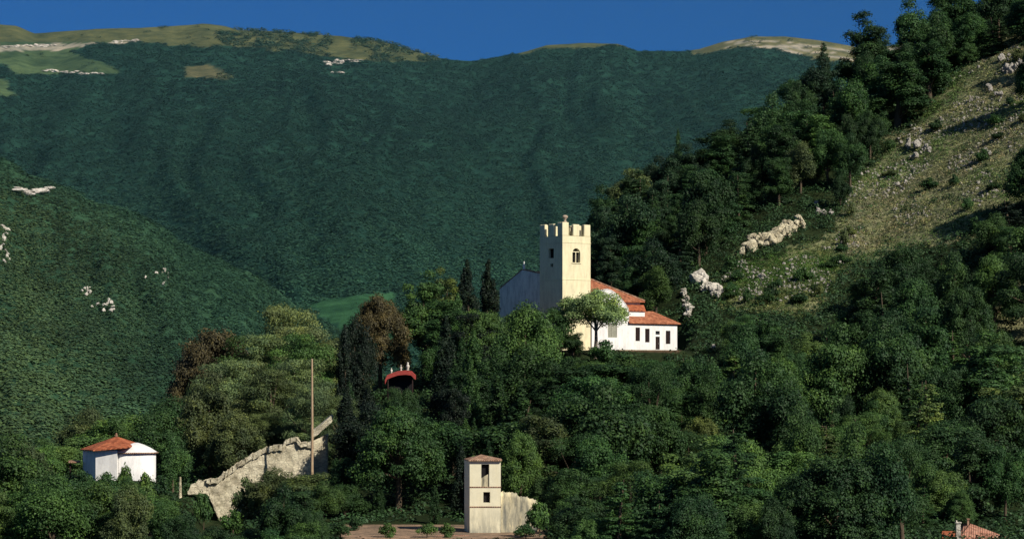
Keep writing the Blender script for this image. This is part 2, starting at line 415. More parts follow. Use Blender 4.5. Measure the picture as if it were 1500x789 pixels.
def leaves_on(lobs, n, size, rg, up=.25, jitter=.75, drop=.3):
    w = np.array([l[1] ** 2 for l in lobs]); w /= w.sum()
    ids = rg.choice(len(lobs), n, p=w)
    C = np.array([l[0] for l in lobs])[ids]; r = np.array([l[1] for l in lobs])[ids]; fl = np.array([l[2] for l in lobs])[ids]
    d = sph(n, rg); low = d[:, 2] < -.2; d[low & (rg.random(n) < .6), 2] *= -1
    # small bumps on each lobe
    bmp = 1 + .16 * np.sin(d[:, 0] * 7 + ids) * np.sin(d[:, 1] * 6 + ids * 2.1) + .1 * np.sin(d[:, 2] * 11 + ids)
    rad = r * bmp * np.where(rg.random(n) < .3, rg.uniform(.4, .95, n), rg.uniform(.84, 1.14, n)) * (1 + .35 * (rg.random(n) < .07))
    off = d * rad[:, None]; off[:, 2] *= fl
    pos = C + off
    nn = d + rg.normal(size=(n, 3)) * jitter * .6 + np.array([0, 0, up])
    V, Q = quads(pos, nn, size, rg)
    lv = rg.random(len(lobs))[ids] * .45 + rg.random(n) * .55
    return V, Q, np.repeat(lv, 4)

def tube(path, radii, seg=8):
    path = np.array(path, float); V = []; Fq = []
    for i, p in enumerate(path):
        t = path[min(i + 1, len(path) - 1)] - path[max(i - 1, 0)]; t /= np.linalg.norm(t) + 1e-9
        a = np.cross(t, [0.3, 1, 0.1]); a /= np.linalg.norm(a); b = np.cross(t, a)
        for s in range(seg):
            th = 2 * math.pi * s / seg
            V.append(p + radii[i] * (math.cos(th) * a + math.sin(th) * b))
    for i in range(len(path) - 1):
        for s in range(seg):
            Fq.append((i * seg + s, i * seg + (s + 1) % seg, (i + 1) * seg + (s + 1) % seg, (i + 1) * seg + s))
    return np.array(V), np.array(Fq)
def join(parts):
    V = []; Q = []; o = 0
    for v, q in parts: V.append(v); Q.append(np.asarray(q) + o); o += len(v)
    return np.concatenate(V), np.concatenate(Q)
def trunk_mesh(name, H, r, lobs, rg, top=.8, nl=7, mat='bark'):
    lean = rg.normal(size=2) * .03 * H
    pts = [np.array([lean[0] * (t ** 1.5) + .12 * math.sin(t * 5 + H), lean[1] * (t ** 1.5), t * H * top - (1.5 if t == 0 else 0)]) for t in np.linspace(0, 1, 7)]
    parts = [tube(pts, [r * 1.25, r, r * .85, r * .7, r * .52, r * .34, r * .12])]
    if lobs:
        sel = rg.choice(len(lobs), min(nl, len(lobs)), replace=False)
        for k in sel:
            c = lobs[k][0]; t0 = rg.uniform(.3, .7); b = pts[int(t0 * 6)]
            if c[2] < b[2]: b = pts[1]
            mid = (b + c) / 2 + np.array([0, 0, .08 * H * rg.uniform(-.3, 1)])
            parts.append(tube([b, mid, c], [r * .42, r * .26, r * .07], 6))
    V, Q = join(parts)
    return np_mesh(name, V, Q, M[mat], None, True)

PROTO = {}
def proto(key, V, Q, v, trunk, H, Rr):
    PROTO[key] = (np_mesh('crown', V, Q, M['leaf'], {'v': ('FLOAT', v)}), trunk, H, Rr)
def mk_broad(key, seed, H, Rr, z0, K, n, size, **kw):
    rg = np.random.default_rng(seed)
    mat = kw.pop('mat', 'bark'); tr = kw.pop('tr', .03)
    lo = lobes_broad(rg, H, Rr, z0, K, **kw)
    V, Q, v = leaves_on(lo, n, size, rg)
    proto(key, V, Q, v, trunk_mesh('trunk', H, H * tr, lo, rg, mat=mat), H, Rr)
# full rounded trees
for i in range(6): mk_broad('round%d' % i, 100 + i, 10, [4.2, 4.6, 3.9, 4.4, 4.8, 4.1][i], [.6, .9, .3, .5, .8, .4][i], [62, 54, 70, 58, 50, 76][i], 24000, .245, irregular=[.2, .32, .25, .35, .3, .22][i])
# taller, narrower broadleaves
for i in range(4): mk_broad('tall%d' % i, 200 + i, 14, [3.4, 3.9, 3.2, 3.7][i], .6, [60, 52, 66, 56][i], 26000, .25, irregular=.36, lr=(.22, .38))
# large leaved dense tree
mk_broad('dense', 300, 16, 6.2, .3, 170, 60000, .28, irregular=.15, lr=(.11, .2), subs=11)
# full domes: lobes packed over one uneven dome
for i in range(3):
    rg = np.random.default_rng(350 + i); H = 12.0; Rr = 5.6; lo = []
    for k in range(150):
        d = sph(1, rg)[0]; d[2] = abs(d[2]) * 1.15 - .45; az = math.atan2(d[1], d[0])
        e = (1 + .10 * math.sin(2 * az + i) + .08 * math.sin(5 * az + 2 * i)) * rg.uniform(.6, 1.0) ** .5; lob = rg.uniform(.10, .24) * Rr
        lo.append((np.array([d[0] * (Rr - lob * .6) * e, d[1] * (Rr - lob * .6) * e, 5.4 + d[2] * 6.0 * e]), lob, rg.uniform(.6, .95)))
    V, Q, v = leaves_on(lo, 46000, .235, rg, up=.35)
    proto('dome%d' % i, V, Q, v, trunk_mesh('trunk', H, .36, lo, rg), H, Rr)
# open crowned tree on a slim trunk
mk_broad('open', 310, 9, 5.0, 3.5, 64, 26000, .23, irregular=.28, mat='palebark', lr=(.15, .28), subs=7)
# shrubs
for i in range(3): mk_broad('shrub%d' % i, 330 + i, 3, 2.2, -.3, 24, 2400, .30, irregular=.3, lr=(.22, .4))
# umbrella / maritime pines: stacked flattened pads
for i in range(3):
    rg = np.random.default_rng(400 + i); H = 14; Rr = 6.0; lo = []
    for k in range(46):
        t = rg.random(); z = 3.5 + t * 9.2; rr = Rr * math.sqrt(max(.05, 1 - ((t - .35) / .75) ** 2)) * rg.uniform(.25, .95)
        az = rg.uniform(0, 2 * math.pi)
        lo.append((np.array([rr * math.cos(az), rr * math.sin(az), z]), rg.uniform(1.1, 2.0), .5))
    V, Q, v = leaves_on(lo, 26000, .24, rg, up=.5)
    proto('pine%d' % i, V, Q, v, trunk_mesh('trunk', H, .45, lo, rg), H, Rr)
# cypresses
for i in range(3):
    rg = np.random.default_rng(500 + i); H = 15; Rr = [1.5, 1.9, 1.7][i]; lo = []
    for k in range(80):
        t = rg.random() ** .9; z = .8 + t * (H - 1.6); prof = min(1, t * 6 + .3) * (1 - t ** 2.2) ** .8
        rr = Rr * prof * rg.uniform(.2, .9); az = rg.uniform(0, 2 * math.pi)
        lo.append((np.array([rr * math.cos(az), rr * math.sin(az), z]), Rr * rg.uniform(.22, .38) * (.35 + .65 * prof), 2.4))
    V, Q, v = leaves_on(lo, 14000, .25, rg, up=.1)
    proto('cypress%d' % i, V, Q, v, trunk_mesh('trunk', H, .25, None, rg), H, Rr)
# firs with whorled drooping boughs
for i in range(3):
    rg = np.random.default_rng(600 + i); H = 15; Rr = 3.6; lo = []
    for k in range(130):
        t = rg.random() ** 1.15; z = 1.2 + t * (H - 2.0); ro = Rr * (1 - t) ** .8 + .25
        az = rg.uniform(0, 2 * math.pi); rr = ro * rg.uniform(.3, .95)
        lo.append((np.array([rr * math.cos(az), rr * math.sin(az), z - .22 * rr]), .35 + .62 * (1 - t) * rg.uniform(.7, 1.2), .42))
    V, Q, v = leaves_on(lo, 15000, .27, rg, up=.3)
    proto('fir%d' % i, V, Q, v, trunk_mesh('trunk', H, .3, None, rg, top=.97), H, Rr)

TREES = []          # every planted tree, for the labels
def plant(kind, x, y, H, W=None, col=(.05, .10, .035), label=None, group=None, cat='tree', name='tree', z=None, rz=None, desc=None):
    crown, trunk, h0, r0 = PROTO[kind]
    if z is None: z = float(gz(x, y))
    sxy = (W / 2 / r0) if W else H / h0 * random.uniform(.88, 1.15)
    root = thing(name, label, cat, (x, y, z), random.uniform(0, 6.28) if rz is None else rz, group)
    root.scale = (sxy, sxy, H / h0)
    c = bpy.data.objects.new('crown', crown); link(c, root); c.color = (*col, 1)
    t = bpy.data.objects.new('trunk', trunk); link(t, root)
    TREES.append(dict(o=root, x=x, y=y, z=z, H=H, R=sxy * r0, kind=kind, col=col, label=label, desc=desc, name=name))
    return root
def plant_px(kind, px, top, wpx, D, base=None, **kw):
    """tree whose top shows at height `top` and whose crown is `wpx` wide at distance D"""
    x = (px - CX) * D / F; z = float(gz(x, D)) if base is None else (HY - base) * D / F
    H = (HY - top) * D / F - z
    return plant(kind, x, D, max(H, 1.5), wpx * D / F, z=z, **kw)

G = dict(dark=(.034, .080, .028), deep=(.048, .112, .035), mid=(.078, .155, .042), pinel=(.130, .185, .075), light=(.11, .20, .055), olive=(.105, .145, .055),
         yellow=(.12, .165, .050), blue=(.030, .070, .034), brown=(.100, .088, .044), pine=(.185, .245, .095), black=(.018, .034, .022), pale=(.25, .36, .13))
def vary(c, s=.12):
    k = random.uniform(1 - s, 1 + s); return (c[0] * k * random.uniform(.93, 1.07), c[1] * k, c[2] * k * random.uniform(.93, 1.07))
#@@NOTABLE
NOT = [
 # kind, px, top, width px, D, colour, name, label
 ('dome0', 318, 456, 136, 382, 'brown', 'broadleaf_tree', 'rust brown rounded tree, leftmost of the hilltop grove above the ruin'),
 ('dome1', 275, 515, 70, 380, 'brown', 'broadleaf_tree', 'smaller olive brown tree at the left foot of the big rust brown one'),
 ('pine0', 415, 440, 110, 392, 'pine', 'pine_tree', 'pale olive pine highest in the grove right of the rust brown tree'),
 ('pine1', 447, 470, 120, 380, 'pine', 'pine_tree', 'broad flat topped pine directly behind the tall bare pole'),
 ('pine2', 368, 522, 105, 372, 'pine', 'pine_tree', 'olive pine spreading below the rust brown rounded tree'),
 ('pine1', 398, 482, 120, 378, 'pine', 'pine_tree', 'pale olive pine in the middle of the hilltop grove'),
 ('pine0', 466, 500, 84, 374, 'pine', 'pine_tree', 'pine just right of the top of the tall bare pole'),
 ('dome1', 378, 555, 115, 360, 'pine', 'broadleaf_tree', 'grey green domed tree above the top of the ruined wall'),
 ('pine1', 300, 555, 90, 362, 'olive', 'pine_tree', 'shadowed olive pine at the left end of the hilltop grove'),
 ('round4', 250, 590, 120, 355, 'deep', 'broadleaf_tree', 'dark rounded tree between the white house and the hilltop grove'),
 ('round2', 330, 610, 90, 350, 'deep', 'broadleaf_tree', 'dark tree behind the sloping top of the ruined wall'),
 ('round5', 425, 600, 90, 345, 'dark', 'broadleaf_tree', 'dark tree just left of the tall bare pole'),
 ('dome2', 557, 410, 98, 396, 'brown', 'broadleaf_tree', 'tall reddish brown tree with a ragged dome left of the church'),
 ('cypress1', 505, 470, 34, 365, 'black', 'cypress_tree', 'black green cypress at the left edge of the reddish brown tree'),
 ('cypress0', 526, 500, 34, 352, 'black', 'cypress_tree', 'black green cypress below the reddish brown tree, right of another cypress'),
 ('tall2', 622, 400, 76, 400, 'mid', 'broadleaf_tree', 'tall bright green tree touching the right side of the reddish brown one'),
 ('tall2', 655, 395, 60, 430, 'yellow', 'broadleaf_tree', 'yellow green tree half hidden behind the pair of dark cypresses'),
 ('cypress2', 684, 376, 38, 402, 'black', 'cypress_tree', 'left one of the two pointed cypresses left of the church'),
 ('cypress0', 716, 374, 34, 406, 'black', 'cypress_tree', 'right one of the two pointed cypresses left of the church'),
 ('tall0', 648, 440, 84, 385, 'deep', 'broadleaf_tree', 'deep green tree below the left pointed cypress'),
 ('dome2', 706, 437, 92, 378, 'mid', 'broadleaf_tree', 'rounded green tree covering the left foot of the church'),
 ('dome0', 770, 436, 104, 384, 'mid', 'broadleaf_tree', 'full green tree covering the foot of the bell tower'),
 ('round2', 838, 486, 46, 386, 'dark', 'broadleaf_tree', 'low dark tree under the left side of the pale umbrella shaped tree'),
 ('shrub1', 884, 500, 50, 384, 'deep', 'shrub', 'bush hiding the trunk foot of the pale umbrella shaped tree'),
 ('round0', 812, 452, 62, 386, 'deep', 'broadleaf_tree', 'smaller tree between the bell tower foot and the pale round tree'),
 ('open', 872, 427, 116, 388, 'pale', 'broadleaf_tree', 'pale green umbrella shaped tree on a thin trunk before the white church wall'),
 ('dome1', 584, 572, 146, 298, 'deep', 'broadleaf_tree', 'huge dense dark domed tree rising behind the courtyard left of the small tower'),
 ('cypress1', 690, 520, 40, 330, 'deep', 'cypress_tree', 'tall green cypress directly above the small cream tower'),
 ('cypress2', 728, 545, 44, 326, 'dark', 'cypress_tree', 'dark cypress right of the tall green one above the small tower'),
 ('cypress0', 762, 560, 50, 322, 'dark', 'cypress_tree', 'third cypress from the left above the small cream tower'),
 ('tall3', 665, 560, 60, 318, 'black', 'broadleaf_tree', 'shadowy tree between the huge domed tree and the small tower'),
 ('cypress2', 508, 560, 42, 322, 'black', 'cypress_tree', 'dark cypress right of the top of the ruined wall'),
 ('cypress1', 540, 560, 40, 325, 'black', 'cypress_tree', 'dark cypress at the upper left of the huge domed tree'),
 ('round4', 402, 690, 92, 296, 'olive', 'broadleaf_tree', 'grey green bushy tree covering the foot of the ruined wall'),
 ('round2', 450, 690, 95, 292, 'olive', 'broadleaf_tree', 'dusty green bushy tree left of the courtyard'),
 ('round0', 502, 672, 56, 300, 'dark', 'broadleaf_tree', 'dark bushy tree at the right foot of the ruined wall'),
 ('shrub0', 362, 702, 46, 300, 'olive', 'shrub', 'dusty bush in front of the middle of the ruined wall'),
 ('shrub2', 298, 722, 30, 302, 'deep', 'shrub', 'low bush under the left tip of the ruined wall'),
 ('shrub1', 342, 748, 46, 296, 'mid', 'shrub', 'green bush below the lowest corner of the ruined wall'),
 ('shrub0', 498, 764, 50, 262, 'dark', 'shrub', 'dark bush at the front left corner of the courtyard'),
 ('dome2', 588, 553, 66, 337, 'dark', 'broadleaf_tree', 'dark tree directly in front of the little red roofed shrine'),
 ('fir1', 1206, 58, 48, 560, 'blue', 'fir_tree', 'dark pointed fir standing on the skyline left of the right hill'),
 ('tall1', 1262, 26, 90, 560, 'dark', 'broadleaf_tree', 'big dark tree on the skyline right of the pointed fir'),
 ('fir0', 1100, 168, 46, 545, 'blue', 'fir_tree', 'dark pointed tree low on the wooded skyline right of the church'),
 ('cypress1', 993, 186, 18, 560, 'deep', 'cypress_tree', 'thin pointed tree sticking out of the skyline above the church'),
 ('fir2', 1478, 290, 90, 425, 'black', 'fir_tree', 'dark spreading tree at the right edge below the dry grass slope'),
 ('shrub0', 122, 690, 44, 291, 'deep', 'shrub', 'leafy bush hiding the left foot of the small white house'),
 ('shrub1', 158, 694, 40, 288, 'mid', 'shrub', 'leafy bush before the flat front wall of the white house'),
 ('shrub2', 184, 682, 34, 289, 'mid', 'shrub', 'pointed leafy bush before the middle of the white house'),
 ('shrub0', 212, 694, 40, 289, 'light', 'shrub', 'lighter bush before the rounded end of the white house'),
 ('shrub1', 236, 698, 44, 296, 'dark', 'shrub', 'dark bush just right of the white house'),
 ('shrub2', 790, 735, 46, 262, 'mid', 'shrub', 'green bush hanging over the right end of the stained garden wall'),
 ('shrub0', 770, 768, 40, 260, 'deep', 'shrub', 'low bush at the foot of the stained garden wall'),
]
for k, px, top, wpx, D, c, nm, lb in NOT:
    plant_px(k, px, top, wpx, D, col=vary(G[c], .05), name=nm, label=lb, cat='shrub' if nm == 'shrub' else 'tree')
#@@AUTO
# the rest of the woods, row by row up the slopes
def limit(px, D):
    l = -900
    if D < 286 and 505 < px < 800: return 9999
    if D < 300 and 90 < px < 235: l = max(l, 694)
    if D < 312 and 235 <= px < 272: l = max(l, 716)
    if D < 316 and 272 <= px < 300: l = max(l, 728)
    if D < 316 and 300 <= px < 362: l = max(l, 764)
    if D < 316 and 362 <= px < 495: l = max(l, 700)
    if D < 335 and 665 < px < 745: l = max(l, 600)
    if D < 392 and 828 < px < 1000: l = max(l, 514)
    if D < 392 and 730 < px < 828: l = max(l, 440)
    if D < 342 and 556 < px < 615: l = max(l, 547)
    if D < 342 and 485 < px <= 556: l = max(l, 530)
    if D < 400 and 80 < px < 240: l = max(l, 600)
    if D < 420 and px <= 80: l = max(l, 640)
    if 400 <= D < 640 and px < 828: l = max(l, np.interp(px, [0, 240, 250, 500, 700, 828], [700, 640, 600, 480, 450, 445]))
    if D < 560 and 1370 < px < 1490 and D < 275: l = max(l, 900)
    return l
skyR = curve([(840, 330), (860, 312), (880, 275), (900, 250), (950, 228), (1000, 215), (1060, 190), (1100, 168), (1150, 122), (1200, 92), (1230, 72), (1260, 40), (1300, 20), (1340, -10), (1500, -60)])
ROCKZONES = [(1135, 345, 52, 26), (1030, 418, 22, 28), (1010, 450, 14, 22), (1204, 309, 24, 14), (587, 548, 26, 14)]
def hit(px, py):
    for a, b, w_, h_ in ROCKZONES:
        if abs(px - a) < w_ and abs(py - b) < h_: return True
    return bool(inpoly(px, py, DRY)) or bool(inpoly(px, py, PATCH))
CAND = []
D = 236.0
while D < 600:
    step = 40 if D < 330 else 36
    px = -30 + random.uniform(0, step)
    while px < 1545:
        p = px + random.uniform(-9, 9); d = D + random.uniform(-5, 5)
        px += step * random.uniform(.85, 1.2)
        X = (p - CX) * d / F; z = float(gz(X, d)); gpy = HY - F * z / d
        if gpy > 900 or gpy < -60: continue
        dd = np.linspace(d * .55, d - 6, 24); zz = gz((p - CX) * dd / F, dd); mn = (HY - F * zz / dd).min()
        H = random.choice([7, 8.5, 10.5, 12.5, 15.5]) * random.uniform(.9, 1.12)
        if d < 300: H *= .8
        top = gpy - F * H / d
        if mn < top + 4: continue
        Rr = H * random.uniform(.27, .46); rp = F * Rr / d
        lim = max(limit(p + q * rp * .85, d) for q in (-1, -.5, 0, .5, 1))
        if lim > 9000: continue
        if d > 430 and p > 828: lim = max(lim, float(skyR(p)) + random.uniform(-10, 10))
        if top < lim:
            H2 = (gpy - lim) * d / F
            if H2 < 2.2: continue
            if H2 < H * .6: Rr = min(Rr, max(H2 * .62, 2.0))
            H = H2; top = lim; rp = F * Rr / d
        if hit(p, gpy - 4) or hit(p, top + 10) or hit(p, (gpy + top) / 2): continue
        if d > 395 and p > 1040 and hit(p + rp * .9, (gpy + top) / 2) and random.random() < .35: continue
        if any(abs(p - a_) < w_ + rp * .7 and top < b_ + h_ and gpy > b_ - h_ * (.1 + (p - a_) / w_ * .8 if w_ > 40 else .3) for a_, b_, w_, h_ in ROCKZONES): continue
        if 392 < d < 432 and 700 < p < 1010: continue
        if 290 < d < 322 and 95 < p < 240: continue
        if 312 < d < 330 and 270 < p < 490: continue
        if 335 < d < 362 and 550 < p < 620: continue
        if 246 < d < 278 and 1360 < p < 1500: continue
        if any((t['x'] - X) ** 2 + (t['y'] - d) ** 2 < 2.4 ** 2 for t in TREES) or any((t[1] - X) ** 2 + (t[2] - d) ** 2 < 3.0 ** 2 for t in CAND): continue
        if p > 840 and gpy < 470 and p < 1340:
            kind = random.choice(['round0', 'round1', 'round3', 'tall0', 'tall1', 'tall3', 'tall2', 'fir0', 'fir1', 'round5', 'round4'])
            cn = random.choices(['dark', 'deep', 'mid', 'blue', 'olive'], [7, 5, 1.4, 4, .7])[0]
        elif p > 760:
            kind = random.choice(['round0', 'round1', 'round2', 'round3', 'round4', 'round5', 'tall0', 'tall3', 'pine1', 'tall2', 'pine0', 'dome0', 'dome1', 'dome2', 'dome1', 'fir2', 'fir0'])
            cn = random.choices(['dark', 'deep', 'mid', 'light', 'olive', 'yellow'], [4.5, 5, 4, 1.8, .8, .4])[0]
            if gpy < 520: cn = random.choice(['dark', 'deep', 'deep', 'mid'])
        elif p < 250:
            kind = random.choice(['round0', 'round1', 'round2', 'round4', 'round5'])
            cn = random.choices(['deep', 'mid', 'light', 'olive'], [3, 5, 1.2, 1.2])[0]
        else:
            kind = random.choice(['round0', 'round2', 'round4', 'tall1', 'tall3', 'round5'] + (['cypress0', 'cypress1', 'cypress2', 'cypress1'] * 3 if p > 480 else ['dome0', 'dome2']))
            cn = random.choices(['dark', 'deep', 'mid', 'black'], [4, 1.4, .5, 4] if p > 480 else [3, 5, 3, 0])[0]
        if 300 < p < 500 and d > 325:
            kind = random.choice(['pine0', 'pine1', 'pine2', 'dome0', 'dome2', 'round1']); cn = random.choice(['olive', 'pinel', 'pinel', 'mid'])
        if kind[:3] == 'cyp': Rr = H * .14; rp = F * Rr / d
        CAND.append([0, X, d, z, H, Rr, kind, cn, p, top, rp])
    D += 9.0
allt = [(t['y'], CX + F * t['x'] / t['y'], HY - F * (t['z'] + t['H']) / t['y'], F * t['H'] / t['y'], F * t['R'] / t['y'], None) for t in TREES]
allt += [(c[2], c[8], c[9], F * c[4] / c[2], c[10], c) for c in CAND]
allt.sort(key=lambda t: t[0])
buf = np.zeros((200, 376), bool); yy, xx = np.mgrid[0:200, 0:376] * 4
for (d_, px_, top_, h_, r_, c) in allt:
    j0, j1 = max(0, int(top_ / 4)), min(200, int((top_ + h_) / 4) + 1); i0, i1 = max(0, int((px_ - r_) / 4)), min(376, int((px_ + r_) / 4) + 1)
    if j1 <= j0 or i1 <= i0: continue
    m = ((xx[j0:j1, i0:i1] - px_) / r_) ** 2 + ((yy[j0:j1, i0:i1] - top_ - h_ * .5) / (h_ * .5)) ** 2 < .9
    if c is not None: c[0] = int((m & ~buf[j0:j1, i0:i1]).sum())
    buf[j0:j1, i0:i1] |= m
CAND.sort(key=lambda c: -c[0])
nb = sum(1 for t in TREES if t['name'] == 'broadleaf_tree'); rest = []
for c in CAND:
    k = c[6]; nm = 'fir_tree' if k[:3] == 'fir' else 'cypress_tree' if k[:3] == 'cyp' else 'pine_tree' if k[:4] == 'pine' else 'broadleaf_tree'
    if c[0] < 6: continue
    if nm == 'broadleaf_tree':
        if nb >= 298: rest.append(c); continue
        nb += 1
    plant(k, c[1], c[2], c[4], 2 * c[5], col=vary(G[c[7]], .26), z=c[3] - .8, name=nm, desc=c[7])
print('candidates', len(CAND), 'all', len(TREES), 'rest', len(rest))
# the small remainder of the wood reads as one mass
if rest:
    Vs, Qs, vs_, ts_ = [], [], [], []; o_ = 0
    for c in rest:
        me = PROTO[c[6]][0]; n_ = len(me.vertices); co_ = np.empty(n_ * 3, np.float32); me.vertices.foreach_get('co', co_); co_ = co_.reshape(-1, 3)
        v_ = np.empty(n_, np.float32); me.attributes['v'].data.foreach_get('value', v_)
        keep = (rng.random(n_ // 4) < .5).repeat(4); co_ = co_[keep]; v_ = v_[keep]
        th = random.uniform(0, 6.28); sx_ = c[5] / PROTO[c[6]][3]; sz_ = c[4] / PROTO[c[6]][2]
        x_ = (co_[:, 0] * math.cos(th) - co_[:, 1] * math.sin(th)) * sx_ + c[1]; y_ = (co_[:, 0] * math.sin(th) + co_[:, 1] * math.cos(th)) * sx_ + c[2]
        Vs.append(np.stack([x_, y_, co_[:, 2] * sz_ + c[3] - .8], 1)); vs_.append(v_); ts_.append(np.tile((*vary(G[c[7]], .14), 1), (len(v_), 1)))
        o_ += len(v_)
    V = np.concatenate(Vs)
    o = np_obj('woodland', V, np.arange(len(V)).reshape(-1, 4), M['farleaf'], None, {'v': ('FLOAT', np.concatenate(vs_)), 'tint': ('FLOAT_COLOR', np.concatenate(ts_))})
    tag(o, 'smaller half hidden trees filling the woods behind the nearer ones', 'woodland', kind='stuff')

k_ = 0
for q in range(900):
    p = random.uniform(1050, 1505); d = random.uniform(400, 560); X = (p - CX) * d / F; z = float(gz(X, d)); gp = HY - F * z / d
    if not inpoly(p, gp, DRY) or any(abs(p - a_) < w_ + 8 and abs(gp - b_) < h_ + 10 for a_, b_, w_, h_ in ROCKZONES): continue
    if any((t['x'] - X) ** 2 + (t['y'] - d) ** 2 < 3.5 ** 2 for t in TREES): continue
    if random.random() > (.6 if p < 1250 else .22): continue
    plant(random.choice(['shrub0', 'shrub1', 'shrub2']), X, d, random.uniform(1.2, 3.2), random.uniform(2.2, 4.6), col=vary(G[random.choice(['dark', 'deep', 'olive', 'deep'])], .2), z=z - .2, name='shrub', desc='shrub')
    k_ += 1
    if k_ >= 34: break

# labels for them: tone, shape, and the landmark they stand by
LAND = [('the bell tower', 828, 400), ('the white church annex', 955, 490), ('the cream rock band', 1135, 345), ('the church boulders', 1025, 430),
        ('the small cream tower', 706, 730), ('the white house', 165, 670), ('the ruined wall', 380, 690), ('the bottom roof', 1430, 778),
        ('the dry grass slope', 1370, 230), ('the brown patch', 1485, 480), ('the skyline fir', 1206, 100), ('the courtyard', 600, 778), ('the huge domed tree', 584, 660), ('the slope rocks', 1204, 309)]
TONE = dict(dark='dark green', deep='deep green', mid='mid green', light='light green', olive='olive green', yellow='yellow green', blue='blue green', black='black green')
SHAPE = {'dome': 'domed tree', 'round': 'rounded tree', 'tall': 'tall leafy tree', 'pine': 'spreading pine', 'fir': 'pointed fir', 'cypre': 'cypress', 'shrub': 'bush'}
TONE['pinel'] = 'grey green'; TONE['shrub'] = 'low green'
buck = {}
for t in TREES:
    if t['label']: continue
    cx, cy = scr(t['x'], t['y'], t['z'] + t['H'] * .7)
    nm, lx, ly = min(LAND, key=lambda l: (l[1] - cx) ** 2 + (l[2] - cy) ** 2)
    dx, dy = cx - lx, cy - ly
    dist = math.hypot(dx, dy)
    far = 'just ' if dist < 90 else ''
    if abs(dx) > 1.6 * abs(dy): rel = far + ('right of' if dx > 0 else 'left of')
    elif abs(dy) > 1.6 * abs(dx): rel = far + ('below' if dy > 0 else 'above')
    else: rel = far + ('below and ' if dy > 0 else 'above and ') + ('right of' if dx > 0 else 'left of')
    shp = next(v for k, v in SHAPE.items() if t['kind'].startswith(k))
    size = '' if t['desc'] == 'shrub' else 'small ' if t['H'] < 6.5 else 'large ' if t['H'] > 11 else ''
    t['cx'] = cx
    buck.setdefault((size + TONE[t['desc']] + ' ' + shp, rel + ' ' + nm), []).append(t)
ORD = ['first', 'second', 'third', 'fourth', 'fifth', 'sixth', 'seventh', 'eighth', 'ninth', 'tenth', 'eleventh', 'twelfth']
for (a_, b_), l in buck.items():
    l.sort(key=lambda t: t['cx'])
    for i, t in enumerate(l):
        s = a_ + ' ' + b_
        if len(l) == 2: s += ', ' + ('left' if i == 0 else 'right') + ' of two'
        elif len(l) > 2: s += ', ' + ORD[min(i, 11)] + ' from left'
        if len(s.split()) > 16: s = s.replace(' and ', ' ', 1) if len(s.split()) == 17 else s.replace('just ', '').replace(' and ', ' ', 1)
        tag(t['o'], s, 'shrub' if t['desc'] == 'shrub' else 'tree', 'bushes on the dry grass slope' if t['desc'] == 'shrub' else 'woodland trees on the near slopes')

# ------------------------------------------------------------------ undergrowth between the trees (uncountable)
def tuft_cloud(X, Y, Z, r, per, size, rg, flat=.7, up=.4, jit=.45, asp=.7):
    n = len(X)
    C = np.stack([X, Y, Z], 1); ids = np.repeat(np.arange(n), per)
    d = sph(n * per, rg); d[:, 2] = np.abs(d[:, 2])
    rr = r[ids] * rg.uniform(.55, 1.05, n * per)
    off = d * rr[:, None]; off[:, 2] *= flat
    V, Q = quads(C[ids] + off, d + rg.normal(size=d.shape) * jit + np.array([0, 0, up]), size[ids] if hasattr(size, '__len__') else size, rg, asp)
    v = np.repeat(rg.random(n)[ids] * .5 + rg.random(n * per) * .5, 4)
    return V, Q, v, ids
rg = np.random.default_rng(5)
n = 24000
dU = rg.uniform(225, 620, n); pU = rg.uniform(-80, 1580, n)
XU = (pU - CX) * dU / F; ZU = gz(XU, dU); _, pyU = scr(XU, dU, ZU)
ok = (pyU < 870) & ~((dU > 385) & (inpoly(pU, pyU, DRY) | inpoly(pU, pyU, PATCH)) & (rg.random(n) < .93)) & ((rg.random(n) < .6) | ((dU > 400) & (pU > 1000)))
ok &= ~((pU > 280) & (pU < 368) & (dU > 284) & (dU < 324)) & ~((pU > 270) & (pU < 490) & (dU > 312) & (dU < 326))
ok &= ~((pU > 495) & (pU < 800) & (dU > 250) & (dU < 288)) & ~((pU > 715) & (pU < 1010) & (dU > 391) & (dU < 432)) & ~((pU > 95) & (pU < 235) & (dU > 290) & (dU < 320))
XU, dU, ZU, pU = XU[ok], dU[ok], ZU[ok], pU[ok]
rU = rg.uniform(.8, 2.9, len(XU)); rU[dU < 300] *= .7
front = ((dU < 300) & (pU > 235) & (pU < 365)) | ((dU < 300) & (pU > 90) & (pU < 240)); rU[front] *= .6
V, Q, v, ids = tuft_cloud(XU, dU, ZU - .2, rU, 62, .40, rg)
tc = np.array([(.036, .08, .03)]) * rg.uniform(.6, 1.5, (len(XU), 1)); tc = np.concatenate([tc, np.ones((len(tc), 1))], 1)
o = np_obj('undergrowth', V, Q, M['farleaf'], None, {'v': ('FLOAT', v), 'tint': ('FLOAT_COLOR', np.repeat(tc[ids], 4, 0))})
tag(o, 'low green scrub filling the gaps under the trees', 'undergrowth', kind='stuff')

